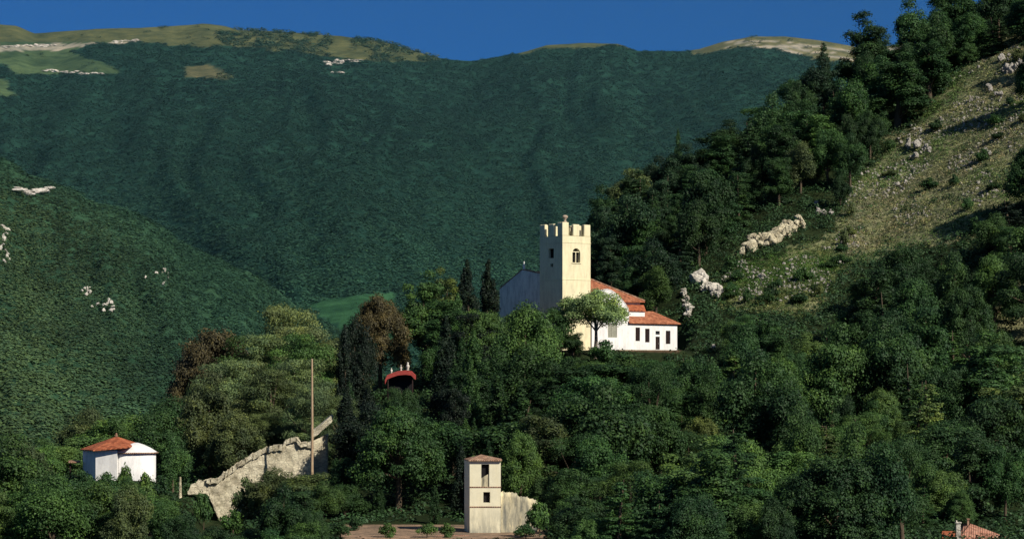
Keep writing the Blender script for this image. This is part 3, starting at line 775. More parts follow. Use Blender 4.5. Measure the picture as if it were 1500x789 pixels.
# dry grass, low scrub and stones on the open slope
n = 52000
pD = rg.uniform(1030, 1560, n); dD = rg.uniform(395, 600, n)
XD = (pD - CX) * dD / F; ZD = gz(XD, dD); _, yD = scr(XD, dD, ZD)
ok = inpoly(pD + rg.normal(size=n) * 8, yD + rg.normal(size=n) * 8, DRY) | inpoly(pD, yD, PATCH)
pD, dD, XD, ZD, yD = pD[ok], dD[ok], XD[ok], ZD[ok], yD[ok]
n = len(XD); rD = rg.uniform(.25, .8, n)
V, Q, v, ids = tuft_cloud(XD, dD, ZD, rD, 13, .25, rg, .9)
big = (rg.random(n) < .07) & (vn(XD / 9 + 70, dD / 9) > .45); rD[big] = rg.uniform(.7, 1.5, big.sum())
gn = vn(XD / 7, dD / 7)[:, None]; g2 = rg.random((n, 1))
tc = np.where(g2 < .5 + .4 * (gn - .5), np.array([(.13, .185, .065)]), np.array([(.28, .30, .155)])) * rg.uniform(.6, 1.35, (n, 1))
pv = np.clip((fbm(XD / 16 + 4, dD / 16, 4) - .42) * 5, 0, 1)[:, None]; tc = tc * (np.array([(1.15, 1.05, 1.1)]) * (1 - pv) + np.array([(.55, .82, .5)]) * pv)
tc[big] = np.array([(.050, .100, .040)]) * rg.uniform(.7, 1.4, (big.sum(), 1))
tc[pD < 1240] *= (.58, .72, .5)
tc *= (1.22, 1.12, 1.25)
tc = np.concatenate([tc, np.ones((n, 1))], 1)
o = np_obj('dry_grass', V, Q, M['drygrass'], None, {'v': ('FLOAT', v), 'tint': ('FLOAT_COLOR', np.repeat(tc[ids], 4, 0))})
tag(o, 'tufts of dry grass and low scrub over the open slope', 'grass', kind='stuff')
def pebble_cloud(X, Y, Z, r, rg):
    ph = (1 + 5 ** .5) / 2
    v0 = np.array([(-1, ph, 0), (1, ph, 0), (-1, -ph, 0), (1, -ph, 0), (0, -1, ph), (0, 1, ph), (0, -1, -ph), (0, 1, -ph), (ph, 0, -1), (ph, 0, 1), (-ph, 0, -1), (-ph, 0, 1)]) / 1.9
    f0 = np.array([(0, 11, 5), (0, 5, 1), (0, 1, 7), (0, 7, 10), (0, 10, 11), (1, 5, 9), (5, 11, 4), (11, 10, 2), (10, 7, 6), (7, 1, 8), (3, 9, 4), (3, 4, 2), (3, 2, 6), (3, 6, 8), (3, 8, 9), (4, 9, 5), (2, 4, 11), (6, 2, 10), (8, 6, 7), (9, 8, 1)])
    n = len(X); s = rg.uniform(.6, 1.4, (n, 1, 3)); jit = rg.normal(size=(n, 12, 3)) * .22
    V = (v0[None] + jit) * s * r[:, None, None] + np.stack([X, Y, Z], 1)[:, None]
    Q = f0[None] + (np.arange(n) * 12)[:, None, None]
    return V.reshape(-1, 3), Q.reshape(-1, 3)
n = 15000
pR = rg.uniform(1040, 1540, n); dR = rg.uniform(400, 600, n); XR = (pR - CX) * dR / F; ZR = gz(XR, dR); _, yR = scr(XR, dR, ZR)
cl = vn(XR / 6 + 30, dR / 6) * .6 + vn(XR / 19, dR / 19 + 7) * .4
ok = inpoly(pR, yR, DRY) & (cl > .53)
XR, dR, ZR = XR[ok], dR[ok], ZR[ok]
V, Q = pebble_cloud(XR, dR, ZR + .1, rg.uniform(.1, .34, len(XR)), rg)
o = np_obj('rubble', V, Q, M['rockgrey']); tag(o, 'grey stones strewn over the dry grass slope', 'rubble', kind='stuff')

# ------------------------------------------------------------------ forests on the mountain and on the left spur (one mass each)
def blob_forest(name, label, X, Y, Z, r, tint, per, rg, mat='forest', squash=.62, k=.42):
    V, Q, v, ids = tuft_cloud(X, Y, Z, r, per, r * k, rg, squash, 2.0, .16, .95)
    tc = np.concatenate([tint, np.ones((len(tint), 1))], 1)
    o = np_obj(name, V, Q, M[mat], None, {'v': ('FLOAT', v), 'tint': ('FLOAT_COLOR', np.repeat(tc[ids], 4, 0))})
    return tag(o, label, 'forest', kind='stuff')
def sample_grid(XA, YA, ZA, n, rg, rows):
    nr, nc = rows, XA.shape[1]
    i = rg.uniform(0, nc - 1.001, n); j = rg.uniform(0, nr - 1.001, n)
    a = i.astype(int); b = j.astype(int); fa = i - a; fb = j - b
    def L(A): return (A[b, a] * (1 - fa) + A[b, a + 1] * fa) * (1 - fb) + (A[b + 1, a] * (1 - fa) + A[b + 1, a + 1] * fa) * fb
    return L(XA), L(YA), L(ZA)
rg = np.random.default_rng(77)
X, Y, Z = sample_grid(XM, DM, ZM, 140000, rg, 182)
px, py = scr(X, Y, Z)
jx = px + (fbm(X / 40, Y / 40) - .5) * 22; jy = py + (fbm(X / 40 + 9, Y / 60) - .5) * 14
gr = inpoly(jx, jy, G1) | inpoly(jx, jy, G2) | inpoly(px, py, G3) | inpoly(jx, jy, G4) | inpoly(jx, jy, G5)
sparse = gr & (rg.random(len(X)) < np.where((px > 320) & (px < 640), .75, .05)) & (fbm(X / 30, Y / 50, 3) > np.where((px > 330) & (px < 640), .42, .55))
ok = (px > -120) & (px < 1330) & (py < 640) & (~gr | sparse) & ~(inpoly(px, py, MEAD) & (Y < 1500))
X, Y, Z, px, py, gr = X[ok], Y[ok], Z[ok], px[ok], py[ok], gr[ok]
r = rg.uniform(2.8, 5.2, len(X)) * (.75 + Y / 9000)
r[gr] *= np.where(px[gr] > 320, 1.25, .8); Z = Z + gr * 1.5
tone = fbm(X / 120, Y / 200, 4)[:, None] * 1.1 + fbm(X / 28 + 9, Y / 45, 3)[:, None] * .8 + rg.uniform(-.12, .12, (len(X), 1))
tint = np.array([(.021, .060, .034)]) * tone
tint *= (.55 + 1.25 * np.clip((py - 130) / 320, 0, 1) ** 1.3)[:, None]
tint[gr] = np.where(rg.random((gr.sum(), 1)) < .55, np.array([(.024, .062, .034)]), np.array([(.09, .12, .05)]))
print('mountain crowns', len(X))
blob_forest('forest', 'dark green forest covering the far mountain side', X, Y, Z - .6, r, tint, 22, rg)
X, Y, Z = sample_grid(XS, DS, ZS, 85000, rg, 112)
px, py = scr(X, Y, Z)
ok = (px > -90) & (px < 560) & (py < 700)
X, Y, Z, px, py = X[ok], Y[ok], Z[ok], px[ok], py[ok]
r = rg.uniform(1.5, 3.0, len(X))
tone = fbm(X / 60 + 5, Y / 90, 4)[:, None] * 1.1 + fbm(X / 14 + 9, Y / 24, 3)[:, None] * .7 + rg.uniform(-.1, .1, (len(X), 1))
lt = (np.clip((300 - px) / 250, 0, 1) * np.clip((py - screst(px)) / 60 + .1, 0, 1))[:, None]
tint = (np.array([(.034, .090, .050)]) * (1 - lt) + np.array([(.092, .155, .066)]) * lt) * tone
print('spur crowns', len(X))
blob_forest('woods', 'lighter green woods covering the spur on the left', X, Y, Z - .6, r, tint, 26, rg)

# ------------------------------------------------------------------ rocks
def outcrop(name, label, chunks, mat, cat='rock', group=None, seed=1, sc_=(1, 1, 1)):
    rg = np.random.default_rng(seed); bm = bmesh.new()
    c0 = np.mean([c[:3] for c in chunks], 0)
    for (x, y, z, r) in chunks:
        ret = bmesh.ops.create_icosphere(bm, subdivisions=3, radius=r)
        s = rg.uniform(.65, 1.25, 3); ph = rg.uniform(0, 6, 3)
        pn = sph(18, rg); pd = rg.uniform(.45, .85, 18)
        for v in ret['verts']:
            n = v.co.normalized()
            dt = pn @ np.array(n); k = min([1.15] + [pd[q] / dt[q] for q in range(18) if dt[q] > .35]) * (1 + .10 * math.sin(n.x * 13 + ph[0]) * math.sin(n.z * 9 + ph[1])) + rg.normal() * .035
            v.co = (n.x * r * k * s[0] * sc_[0] + x - c0[0], n.y * r * k * s[1] * sc_[1] + y - c0[1], n.z * r * k * s[2] * sc_[2] + z - c0[2])
    o = bm_obj(name, bm, M[mat]); o.location = c0
    return tag(o, label, cat, group)
def gpoint(px, D, up=0):
    x = (px - CX) * D / F; return (x, D, float(gz(x, D)) + up)
def find_ground(px, py, d0=386, d1=620):
    dd = np.linspace(d0, d1, 300); zz = gz((px - CX) * dd / F, dd); pp = HY - F * zz / dd
    i = int(np.argmax(pp <= py)); return dd[i] if pp[i] <= py else dd[int(np.argmin(pp))]
def band(pts, rpx, n, seed, lift=.0):
    rg = np.random.default_rng(seed); out = []
    for k in range(n):
        t = (k + rg.random()) / n * (len(pts) - 1); i = min(int(t), len(pts) - 2); f = t - i
        px = pts[i][0] * (1 - f) + pts[i + 1][0] * f + rg.normal() * 2.5; py = pts[i][1] * (1 - f) + pts[i + 1][1] * f + rg.normal() * (rpx * .42)
        D = find_ground(px, py + 6); r = rpx * rg.choice([.3, .4, .55, .8, 1.2]) * rg.uniform(.8, 1.2) * D / F
        p = P(px, py, D); out.append((p[0], p[1] + rg.normal() * .5, p[2], r))
    return out
outcrop('rock_outcrop', 'long cream rock band breaking out of the dark woods right of the church', band([(1094, 366), (1108, 352), (1125, 350), (1145, 342), (1160, 332), (1178, 326)], 9, 95, 3), 'rockcream', seed=3)
outcrop('rock_outcrop', 'white boulder pile at the top of the rocks beside the church', band([(1022, 406), (1030, 412), (1038, 418), (1050, 430)], 8.5, 38, 4), 'rock', seed=4)
outcrop('rock_outcrop', 'white broken rocks descending toward the church annex roof', band([(1004, 424), (1003, 440), (1010, 452), (1008, 464)], 6, 32, 5), 'rock', seed=5)
outcrop('rock_outcrop', 'small pale grey rocks above the right end of the cream rock band', band([(1190, 302), (1205, 309), (1218, 313)], 5, 14, 6), 'rockgrey', seed=6)
outcrop('rock_outcrop', 'pale rock cluster near the top right corner of the dry slope', band([(1462, 88), (1480, 84), (1500, 92), (1470, 104), (1485, 100)], 6, 26, 7), 'rockgrey', seed=7)
outcrop('rock_outcrop', 'grey rock cluster on the left part of the dry slope', band([(1322, 212), (1345, 208), (1360, 220), (1335, 225)], 5.5, 22, 8), 'rockgrey', seed=8)
k = 9
for (a, b, lb) in [(1449, 128, 'flat pale rock below the top right rock cluster'), (1462, 137, 'small pale rock beside the flat pale rock near the slope top'), (1420, 146, 'low pale rock at the upper left edge of the dry slope'),
                   (1340, 243, 'lone grey rock under the grey rock cluster'), (1326, 268, 'lone grey rock near the left edge of the dry slope'), (1448, 220, 'grey rock in the middle of the dry slope'),
                   (1112, 404, 'small white rock below the cream rock band'), (1043, 507, 'tiny white rock among trees right of the church annex'), (1232, 385, 'pinkish rock at the lower edge of the dry grass'),
                   (1300, 388, 'pinkish rock at the lower right edge of the dry grass')]:
    outcrop('boulder', lb, band([(a - 4, b), (a + 4, b)], 4 if a != 1043 else 3, 4, k), 'rockgrey' if a > 1200 else 'rock', seed=k); k += 1
# far crags on the spur and the summit
def far_band(name, label, pts, rpx, n, seed, D, mat='farrock'):
    rg = np.random.default_rng(seed); out = []
    for q in range(n):
        t = (q + rg.random()) / n * (len(pts) - 1); i = min(int(t), len(pts) - 2); f = t - i
        px = pts[i][0] * (1 - f) + pts[i + 1][0] * f + rg.normal() * 1.4; py = pts[i][1] * (1 - f) + pts[i + 1][1] * f + rg.normal() * 1.2
        p = surf(px, py, D); out.append((p[0], p[1], p[2], rpx * rg.uniform(.5, 1.3) * p[1] / F))
    if name[0] == '*':
        for q, c_ in enumerate(out): outcrop(name[1:], label, [c_], mat, 'boulder', label.replace('rock', 'rocks'), seed * 50 + q)
    else: outcrop(name, label, out, mat, seed=seed, sc_=(1.9, 1.2, .62))
def surf(px, py, which):
    PA, ZA, DA, rows = (PM, ZM, DM[:, 0], 182) if which == 'm' else (PS, ZS, DS[:, 0], 110)
    i = int(np.clip(np.searchsorted(PA, px), 1, len(PA) - 1)); f = (px - PA[i - 1]) / (PA[i] - PA[i - 1])
    zz = ZA[:rows, i - 1] * (1 - f) + ZA[:rows, i] * f; pp = HY - F * zz / DA[:rows]
    j = int(np.argmax(pp <= py)) if (pp <= py).any() else int(np.argmin(pp))
    d = DA[j]; return P(px, py, d - (9 if which == 's' else 6))
far_band('crag', 'white winged rock scar high on the left spur', [(24, 276), (34, 279), (45, 283), (55, 280), (75, 276)], 4.6, 34, 30, 's')
far_band('*boulder', 'white rock in the group at the left edge of the spur', [(0, 328), (12, 335), (4, 350), (2, 365), (12, 372), (6, 385)], 4, 20, 31, 's')
far_band('*boulder', 'white rock in the upper left cluster on the lower spur', [(118, 425), (130, 422), (126, 432), (134, 424)], 3, 13, 32, 's')
far_band('*boulder', 'white rock in the lower right cluster on the lower spur', [(134, 448), (146, 444), (156, 448), (160, 438), (168, 455), (152, 452)], 3.6, 16, 33, 's')
far_band('*boulder', 'pinkish rock scattered in the middle of the left spur', [(215, 402), (238, 398), (242, 395), (246, 404), (240, 417), (248, 418)], 2.8, 12, 34, 's')
far_band('crag', 'pale crag band below the long grassy summit', [(478, 94), (495, 91), (510, 91), (526, 89)], 4, 22, 35, 'm')
far_band('crag', 'small pale crag under the summit crag band', [(486, 107), (500, 105), (503, 107)], 3.4, 7, 36, 'm')
far_band('crag', 'white crags below the rounded shoulder at the upper left', [(64, 106), (80, 104), (96, 107), (112, 106), (130, 110), (150, 108)], 3.8, 24, 37, 'm')
far_band('crag', 'pale scree strip on the summit ridge at the upper left', [(163, 62), (180, 61), (204, 60)], 3, 18, 38, 'm')
far_band('crag', 'broken pale ledge across the shoulder at the far upper left', [(0, 68), (20, 68), (40, 67), (60, 68), (82, 67)], 3, 24, 39, 'm')

# ------------------------------------------------------------------ building helpers
def box(bm, x0, x1, y0, y1, z0, z1, f=lambda u, v, w: (u, v, w)):
    vs = [bm.verts.new(f(x, y, z)) for z in (z0, z1) for y in (y0, y1) for x in (x0, x1)]
    for q in ((0, 2, 3, 1), (4, 5, 7, 6), (0, 1, 5, 4), (2, 6, 7, 3), (0, 4, 6, 2), (1, 3, 7, 5)):
        bm.faces.new([vs[i] for i in q])
def prism(bm, pts, depth, f):
    """outline pts [(a,z)] in the wall plane extruded to depth; f(a, depth, z) -> world"""
    A = [bm.verts.new(f(a, 0, z)) for a, z in pts]; B = [bm.verts.new(f(a, depth, z)) for a, z in pts]
    bm.faces.new(A); bm.faces.new(B[::-1])
    for i in range(len(pts)):
        j = (i + 1) % len(pts); bm.faces.new([A[i], B[i], B[j], A[j]])
def wall_holes(bm, a0, a1, z0, z1, holes, f, depth=.35):
    """front wall sheet with rectangular (optionally arched) holes and their reveals. f(a, into, z)"""
    xs = sorted({a0, a1} | {h[0] for h in holes} | {h[1] for h in holes}); zs = sorted({z0, z1} | {h[2] for h in holes} | {h[3] for h in holes})
    for i in range(len(xs) - 1):
        for j in range(len(zs) - 1):
            cx, cz = (xs[i] + xs[i + 1]) / 2, (zs[j] + zs[j + 1]) / 2
            if any(h[0] < cx < h[1] and h[2] < cz < h[3] for h in holes): continue
            bm.faces.new([bm.verts.new(f(a, 0, z)) for a, z in ((xs[i], zs[j]), (xs[i + 1], zs[j]), (xs[i + 1], zs[j + 1]), (xs[i], zs[j + 1]))])
    for h in holes:
        h0, h1, k0, k1 = h[:4]
        out = [(h0, k0), (h1, k0), (h1, k1), (h0, k1)]
        if len(h) > 4:      # arch: spandrels fill the corners of the hole
            r = (h1 - h0) / 2; c = (h0 + h1) / 2; zc = k1 - r
            arc = [(c + r * math.cos(t), zc + r * math.sin(t)) for t in np.linspace(0, math.pi, 13)]
            for s in (0, 1):
                part = arc[:7] if s == 0 else arc[6:]
                corner = (h1, k1) if s == 0 else (h0, k1)
                for q in range(6):
                    bm.faces.new([bm.verts.new(f(a, 0, z)) for a, z in (corner, part[q], part[q + 1])])
            out = [(h0, k0), (h1, k0)] + arc
        for i in range(len(out)):
            p, q = out[i], out[(i + 1) % len(out)]
            if p == q: continue
            bm.faces.new([bm.verts.new(f(p[0], 0, p[1])), bm.verts.new(f(q[0], 0, q[1])), bm.verts.new(f(q[0], depth, q[1])), bm.verts.new(f(p[0], depth, p[1]))])
def window_part(name, root, f, h0, h1, k0, k1, arch=False, mull=True, frame='wood', pane='glass', depth=.22, label=None, louver=False):
    """a framed window set into its opening: frame with the pane as its child"""
    bm = bmesh.new(); t = .09
    g = lambda a, d, z: f(a, depth + d, z)
    box(bm, h0 + .012, h0 + t, 0, .07, k0 + .012, k1 - .012, g); box(bm, h1 - t, h1 - .012, 0, .07, k0 + .012, k1 - .012, g)
    box(bm, h0 + t, h1 - t, .004, .066, k0 + .012, k0 + t, g)
    if not arch: box(bm, h0 + t, h1 - t, .004, .066, k1 - t, k1 - .012, g)
    if mull: box(bm, (h0 + h1) / 2 - t / 2, (h0 + h1) / 2 + t / 2, -.02, .07, k0 + t, k1 - t, g)
    if louver:
        z = k0 + t + .04
        while z < k1 - t - .05:
            box(bm, h0 + t, h1 - t, .02, .05, z, z + .05, g); z += .14
    fr = bm_obj(name, bm, M[frame], root)
    if label: fr['label'] = label
    bm = bmesh.new(); box(bm, h0, h1, .08, .1, k0, k1, g); bm_obj('pane', bm, M[pane], fr)
    return fr
def slab(bm, pts, th=.14):
    """roof plane from world points with thickness downward"""
    A = [bm.verts.new(p) for p in pts]; B = [bm.verts.new((p[0], p[1], p[2] - th)) for p in pts]
    bm.faces.new(A); bm.faces.new(B[::-1])
    for i in range(len(pts)):
        j = (i + 1) % len(pts); bm.faces.new([A[i], B[i], B[j], A[j]])

# ------------------------------------------------------------------ church
TX, TY = (824 - CX) * 400 / F, 400.0
CU, SU = .788, .616
# local frame: u runs right and back, w runs left and back
church = thing('church', 'white hilltop church with battlemented yellow bell tower and red tiled roofs', 'church', (TX, TY, 0))
def Lc(u, w, z): return (CU * u - SU * w, SU * u + CU * w, z)
def px_u(px, w):
    k = (px - CX) / F     # (TX+CU u - SU w) = k (TY + SU u + CU w)
    return (k * (TY + CU * w) - TX + SU * w) / (CU - k * SU)
def zz(py, u, w): return (HY - py) * (TY + SU * u + CU * w) / F
S = 6.05; ZT = 24.4; TT = .55
fR = lambda a, d, z: Lc(a, d, z)            # right (lit) face of the tower, w = depth
fL = lambda a, d, z: Lc(d, a, z)            # left (shaded) face
bm = bmesh.new()
wz0, wz1 = zz(384.5, 3, 0), zz(363.5, 3, 0)
wa0, wa1 = px_u(838.5, 0), px_u(850, 0)
wall_holes(bm, 0, S, 3.5, ZT, [(wa0, wa1, wz0, wz1, 1)], fR, .6)
lh = [(2.3, 3.7, zz(378, 0, 3), zz(364, 0, 3)), (2.5, 3.2, zz(391, 0, 3), zz(386, 0, 3))]
wall_holes(bm, 0, S, 3.5, ZT, lh, fL, .5)
for f_, mir in ((lambda a, d, z: Lc(S - d, a, z), 0), (lambda a, d, z: Lc(a, S - d, z), 0)):
    wall_holes(bm, 0, S, 3.5, ZT, [], f_)
# parapet: inner faces, wall tops, platform
for f_ in (lambda a, z: Lc(a, TT, z), lambda a, z: Lc(TT, a, z), lambda a, z: Lc(a, S - TT, z), lambda a, z: Lc(S - TT, a, z)):
    bm.faces.new([bm.verts.new(f_(a, z)) for a, z in ((TT, ZT - 1), (S - TT, ZT - 1), (S - TT, ZT), (TT, ZT))])
for (a0, a1, b0, b1) in ((0, S, 0, TT), (0, S, S - TT, S), (0, TT, TT, S - TT), (S - TT, S, TT, S - TT)):
    bm.faces.new([bm.verts.new(Lc(a, b, ZT)) for a, b in ((a0, b0), (a1, b0), (a1, b1), (a0, b1))])
bm.faces.new([bm.verts.new(Lc(a, b, ZT - 1)) for a, b in ((TT, TT), (S - TT, TT), (S - TT, S - TT), (TT, S - TT))])
bm_obj('tower_wall', bm, M['yellow'], church)
MW = 1.36; MH = 2.05
for ci, (a, b) in enumerate(((0, 0), (1, 0), (1, 1), (0, 1))):
    bm = bmesh.new()
    ua0, ua1 = (0, MW) if a == 0 else (S - MW, S); wb0, wb1 = (0, TT) if b == 0 else (S - TT, S)
    ub0, ub1 = (0, TT) if a == 0 else (S - TT, S); wc0, wc1 = (TT, MW) if b == 0 else (S - MW, S - TT)
    top = ZT + MH + (.18 if ci == 0 else random.uniform(-.12, .05))
    box(bm, ua0, ua1, wb0, wb1, ZT + .003, top, Lc); box(bm, ub0, ub1, wc0, wc1, ZT + .003, top, Lc)
    bmesh.ops.bevel(bm, geom=bm.edges[:], offset=.06, segments=1, affect='EDGES')
    bm_obj('merlon', bm, M['yellow'], church)
c = S / 2
for (u0, u1, w0, w1) in ((c - MW / 2, c + MW / 2, 0, TT), (c - MW / 2, c + MW / 2, S - TT, S), (0, TT, c - MW / 2, c + MW / 2), (S - TT, S, c - MW / 2, c + MW / 2)):
    bm = bmesh.new(); box(bm, u0, u1, w0, w1, ZT + .003, ZT + MH + random.uniform(-.15, .05), Lc)
    bmesh.ops.bevel(bm, geom=bm.edges[:], offset=.08, segments=1, affect='EDGES')
    bm_obj('merlon', bm, M['yellow'], church)
# string course below the battlements, cornice rib lower down
for z_ in (zz(356, 3, 0), zz(410, 3, 0)):
    bm = bmesh.new(); box(bm, -.05, S + .05, -.05, -.004, z_, z_ + .13, Lc); box(bm, -.05, -.004, -.004, S + .05, z_, z_ + .13, Lc)
    bm_obj('string_course', bm, M['yellow'], church)
# two-light arched belfry opening
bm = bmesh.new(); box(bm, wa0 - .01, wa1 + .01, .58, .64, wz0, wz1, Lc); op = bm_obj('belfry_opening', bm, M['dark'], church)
bm = bmesh.new(); cm = (wa0 + wa1) / 2; box(bm, cm - .07, cm + .07, .15, .3, wz0, wz1 - .55, Lc)
box(bm, wa0 + .01, wa1 - .01, .14, .31, wz1 - .66, wz1 - .52, Lc); bm_obj('mullion', bm, M['yellow'], op)
bm = bmesh.new(); box(bm, wa0 - .15, wa1 + .15, -.12, .1, wz0 - .16, wz0 - .004, Lc); bm_obj('sill', bm, M['yellow'], op)
for h in lh:
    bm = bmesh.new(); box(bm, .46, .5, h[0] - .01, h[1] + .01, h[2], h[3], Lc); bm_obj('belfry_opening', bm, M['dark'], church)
# bell frame and bell on the platform, seen between the merlons, and the crowning figure
bm = bmesh.new()
for a in (1.9, 4.1): box(bm, a, a + .18, 2.7, 2.9, ZT - 1, ZT + 1.6, Lc)
box(bm, 1.9, 4.28, 2.68, 2.92, ZT + 1.6, ZT + 1.78, Lc)
bf = bm_obj('bell_frame', bm, M['wood'], church)
bm = bmesh.new(); prof = [(.08, 1.5), (.22, 1.45), (.3, 1.1), (.36, .75), (.55, .5)]; ring = []
for r_, z_ in prof: ring.append([bm.verts.new(Lc(3.1 + r_ * math.cos(t), 2.8 + r_ * math.sin(t), ZT + z_)) for t in np.linspace(0, 2 * math.pi, 17)[:-1]])
for i in range(len(ring) - 1):
    for j in range(16): bm.faces.new([ring[i][j], ring[i][(j + 1) % 16], ring[i + 1][(j + 1) % 16], ring[i + 1][j]])
bm.faces.new(ring[0]); bm_obj('bell', bm, M['wood'], bf, True)
u0, w0 = .68, .3; zt = ZT + MH + .18
bm = bmesh.new(); lp = [(.30, 0), (.34, .12), (.18, .22), (.15, .42), (.30, .62), (.46, .82), (.5, .98), (.34, 1.14), (.12, 1.22)]; ring = []
for r_, z_ in lp: ring.append([bm.verts.new(Lc(u0 + .12 + r_ * math.cos(t) * 1.1, w0 + r_ * math.sin(t) * .8, zt + z_ + .003)) for t in np.linspace(0, 2 * math.pi, 13)[:-1]])
for i in range(len(ring) - 1):
    for j in range(12): bm.faces.new([ring[i][j], ring[i][(j + 1) % 12], ring[i + 1][(j + 1) % 12], ring[i + 1][j]])
bm.faces.new(ring[-1]); bm_obj('finial', bm, M['statue'], church, True)

# nave: grey gable screen facing left, hipped roof running right behind the tower
def Lp(px, py, w):
    u = px_u(px, w); return Lc(u, w, zz(py, u, w))
U0 = 1.0
def pw(px):        # w on the gable plane u=U0 for a pixel column
    lo, hi = -5, 40
    for _ in range(50):
        m = (lo + hi) / 2
        if CX + F * (TX + CU * U0 - SU * m) / (TY + SU * U0 + CU * m) > px: lo = m
        else: hi = m
    return m
wl = pw(732); wa = pw(766); wr = 6.3
zg = [(wl, 3.5), (wl, zz(423, U0, wl)), (wa + .25, zz(395.5, U0, wa)), (wa - .25, zz(395.5, U0, wa)), (wr, zz(402, U0, wr)), (wr, 3.5)]
bm = bmesh.new(); prism(bm, zg, .5, lambda a, d, z: Lc(U0 + d, a, z)); bm_obj('gable_wall', bm, M['greywall'], church)
bm = bmesh.new()
for (p, q) in ((zg[1], zg[2]), (zg[3], zg[4])):
    dz = .16; pts = [(p[0], p[1] + .003), (q[0], q[1] + .003), (q[0], q[1] + dz), (p[0], p[1] + dz)]
    prism(bm, pts, .64, lambda a, d, z: Lc(U0 - .07 + d, a, z))
bm_obj('coping', bm, M['tilebrown'], church)
bm = bmesh.new(); box(bm, U0 + .1, U0 + .38, wa - .15, wa + .15, zg[2][1] + .16, zg[2][1] + 1.0, Lc); box(bm, U0 + .16, U0 + .3, wa - .07, wa + .07, zg[2][1] + 1.0, zg[2][1] + 1.5, Lc)
bm_obj('pinnacle', bm, M['white'], church)
ze = zz(441, 21, 4); zr = zz(401, 13, 12); WE = wl - .3
R0 = (U0 + .5, 12, zr); R1 = (13, 12, zr); E0 = (U0 + .5, 3.6, ze); E1 = (21.3, 3.6, ze); E2 = (21.3, WE, ze); E3 = (U0 + .5, WE, ze)
bm = bmesh.new()
slab(bm, [Lc(*p) for p in (E0, E1, R1, R0)], .22); slab(bm, [Lc(*p) for p in (E1, E2, R1)], .22); slab(bm, [Lc(*p) for p in (E2, E3, R0, R1)], .22)
nr_ = bm_obj('nave_roof', bm, M['tile'], church)
bm = bmesh.new()
for a, b in ((R0, R1), (R1, E1), (R1, E2)):
    v, q = tube([np.array(Lc(*a)) + (0, 0, .04), np.array(Lc(*b)) + (0, 0, .04)], [.16, .16], 8)
    vs = [bm.verts.new(x) for x in v]
    for f_ in q: bm.faces.new([vs[i] for i in f_])
bm_obj('ridge_tiles', bm, M['tilebrown'], nr_)
bm = bmesh.new(); box(bm, U0 + .5, 20.8, 4.3, WE - .5, 3.5, ze - .2, Lc); bm_obj('nave_wall', bm, M['greywall'], church)

# white front: curved gable wall beside the tower, then the low annex with its windows and door
ua = px_u(866.5, -.02) + .05; ub = px_u(921.5, 0); uc = px_u(992, 0)
prof = [(868, 431), (875, 427.5), (882, 425), (889, 424), (895, 425.5), (901, 429.5), (906, 434), (911, 439.5), (916, 446), (920, 452), (921.5, 462)]
zb = 4.0
f0 = lambda a, d, z: Lc(a, d, z)
gh = [(px_u(890.5, 0), px_u(904, 0), zz(494, 10, 0), zz(474, 10, 0))]
zs_ = zz(462, ub, 0); lowest = min(zz(p[1], px_u(p[0], 0), 0) for p in prof)
bm = bmesh.new()
ztopw = zz(463, ub, 0)
wall_holes(bm, ua, ub, zb, ztopw, gh, f0, .4)
pts = [(ua, ztopw), (ub, ztopw)] + [(px_u(p[0], 0), zz(p[1], px_u(p[0], 0), 0)) for p in prof[::-1][1:]] + [(ua, zz(432, ua, 0))]
prism(bm, pts, .5, f0)
bm.faces.new([bm.verts.new(Lc(*p)) for p in ((ub, 0, zb), (ub, 4.3, zb), (ub, 4.3, ztopw), (ub, 0, ztopw))])
bm_obj('curved_gable', bm, M['white'], church)
bm = bmesh.new(); tp = [(px_u(p[0], 0), zz(p[1], px_u(p[0], 0), 0)) for p in prof]
for i in range(len(tp) - 1):
    p, q = tp[i], tp[i + 1]
    prism(bm, [(p[0], p[1] + .004), (q[0], q[1] + .004), (q[0] + .02, q[1] + .12), (p[0] + .02, p[1] + .12)], .66, lambda a, d, z: Lc(a, d - .08, z))
bm_obj('coping', bm, M['white'], church)
window_part('window', church, f0, gh[0][0], gh[0][1], gh[0][2], gh[0][3], frame='palewood', pane='palewood', depth=.1, louver=True, label='pale shuttered window half hidden by the tree')
ez0, ez1 = zz(470.5, ub, 0), zz(475.5, uc, 0); ez = (ez0 + ez1) / 2
holes = []
for (p0, p1, y0, y1) in ((931, 937.5, 499.3, 479.5), (945, 951.5, 501, 481), (975.3, 982, 503, 483.5)):
    holes.append((px_u(p0, 0), px_u(p1, 0), zz(y0, 18, 0), zz(y1, 18, 0)))
dr = (px_u(960.3, 0), px_u(966.5, 0), zz(511.5, 19, 0), zz(492.5, 19, 0)); trn = (dr[0], dr[1], zz(489.5, 19, 0), zz(484.3, 19, 0))
bm = bmesh.new(); wall_holes(bm, ub + .003, uc, zb, ez, holes + [dr, trn], f0, .3)
for pl in ([(uc, 0), (uc, 7)], [(uc, 7), (ub, 7)]):
    bm.faces.new([bm.verts.new(Lc(*p)) for p in ((*pl[0], zb), (*pl[1], zb), (*pl[1], ez), (*pl[0], ez))])
bm_obj('annex_wall', bm, M['white'], church)
for h in holes: window_part('window', church, f0, *h, frame='wood', pane='wood', depth=.16, louver=True)
d_ = window_part('door', church, f0, *dr, frame='wood', pane='wood', depth=.16)
bm = bmesh.new(); box(bm, dr[1] - .26, dr[1] - .2, .08, .15, dr[2] + .95, dr[2] + 1.1, Lc); bm_obj('handle', bm, M['palewood'], d_)
window_part('window', church, f0, *trn, frame='wood', pane='glass', depth=.16, mull=False)
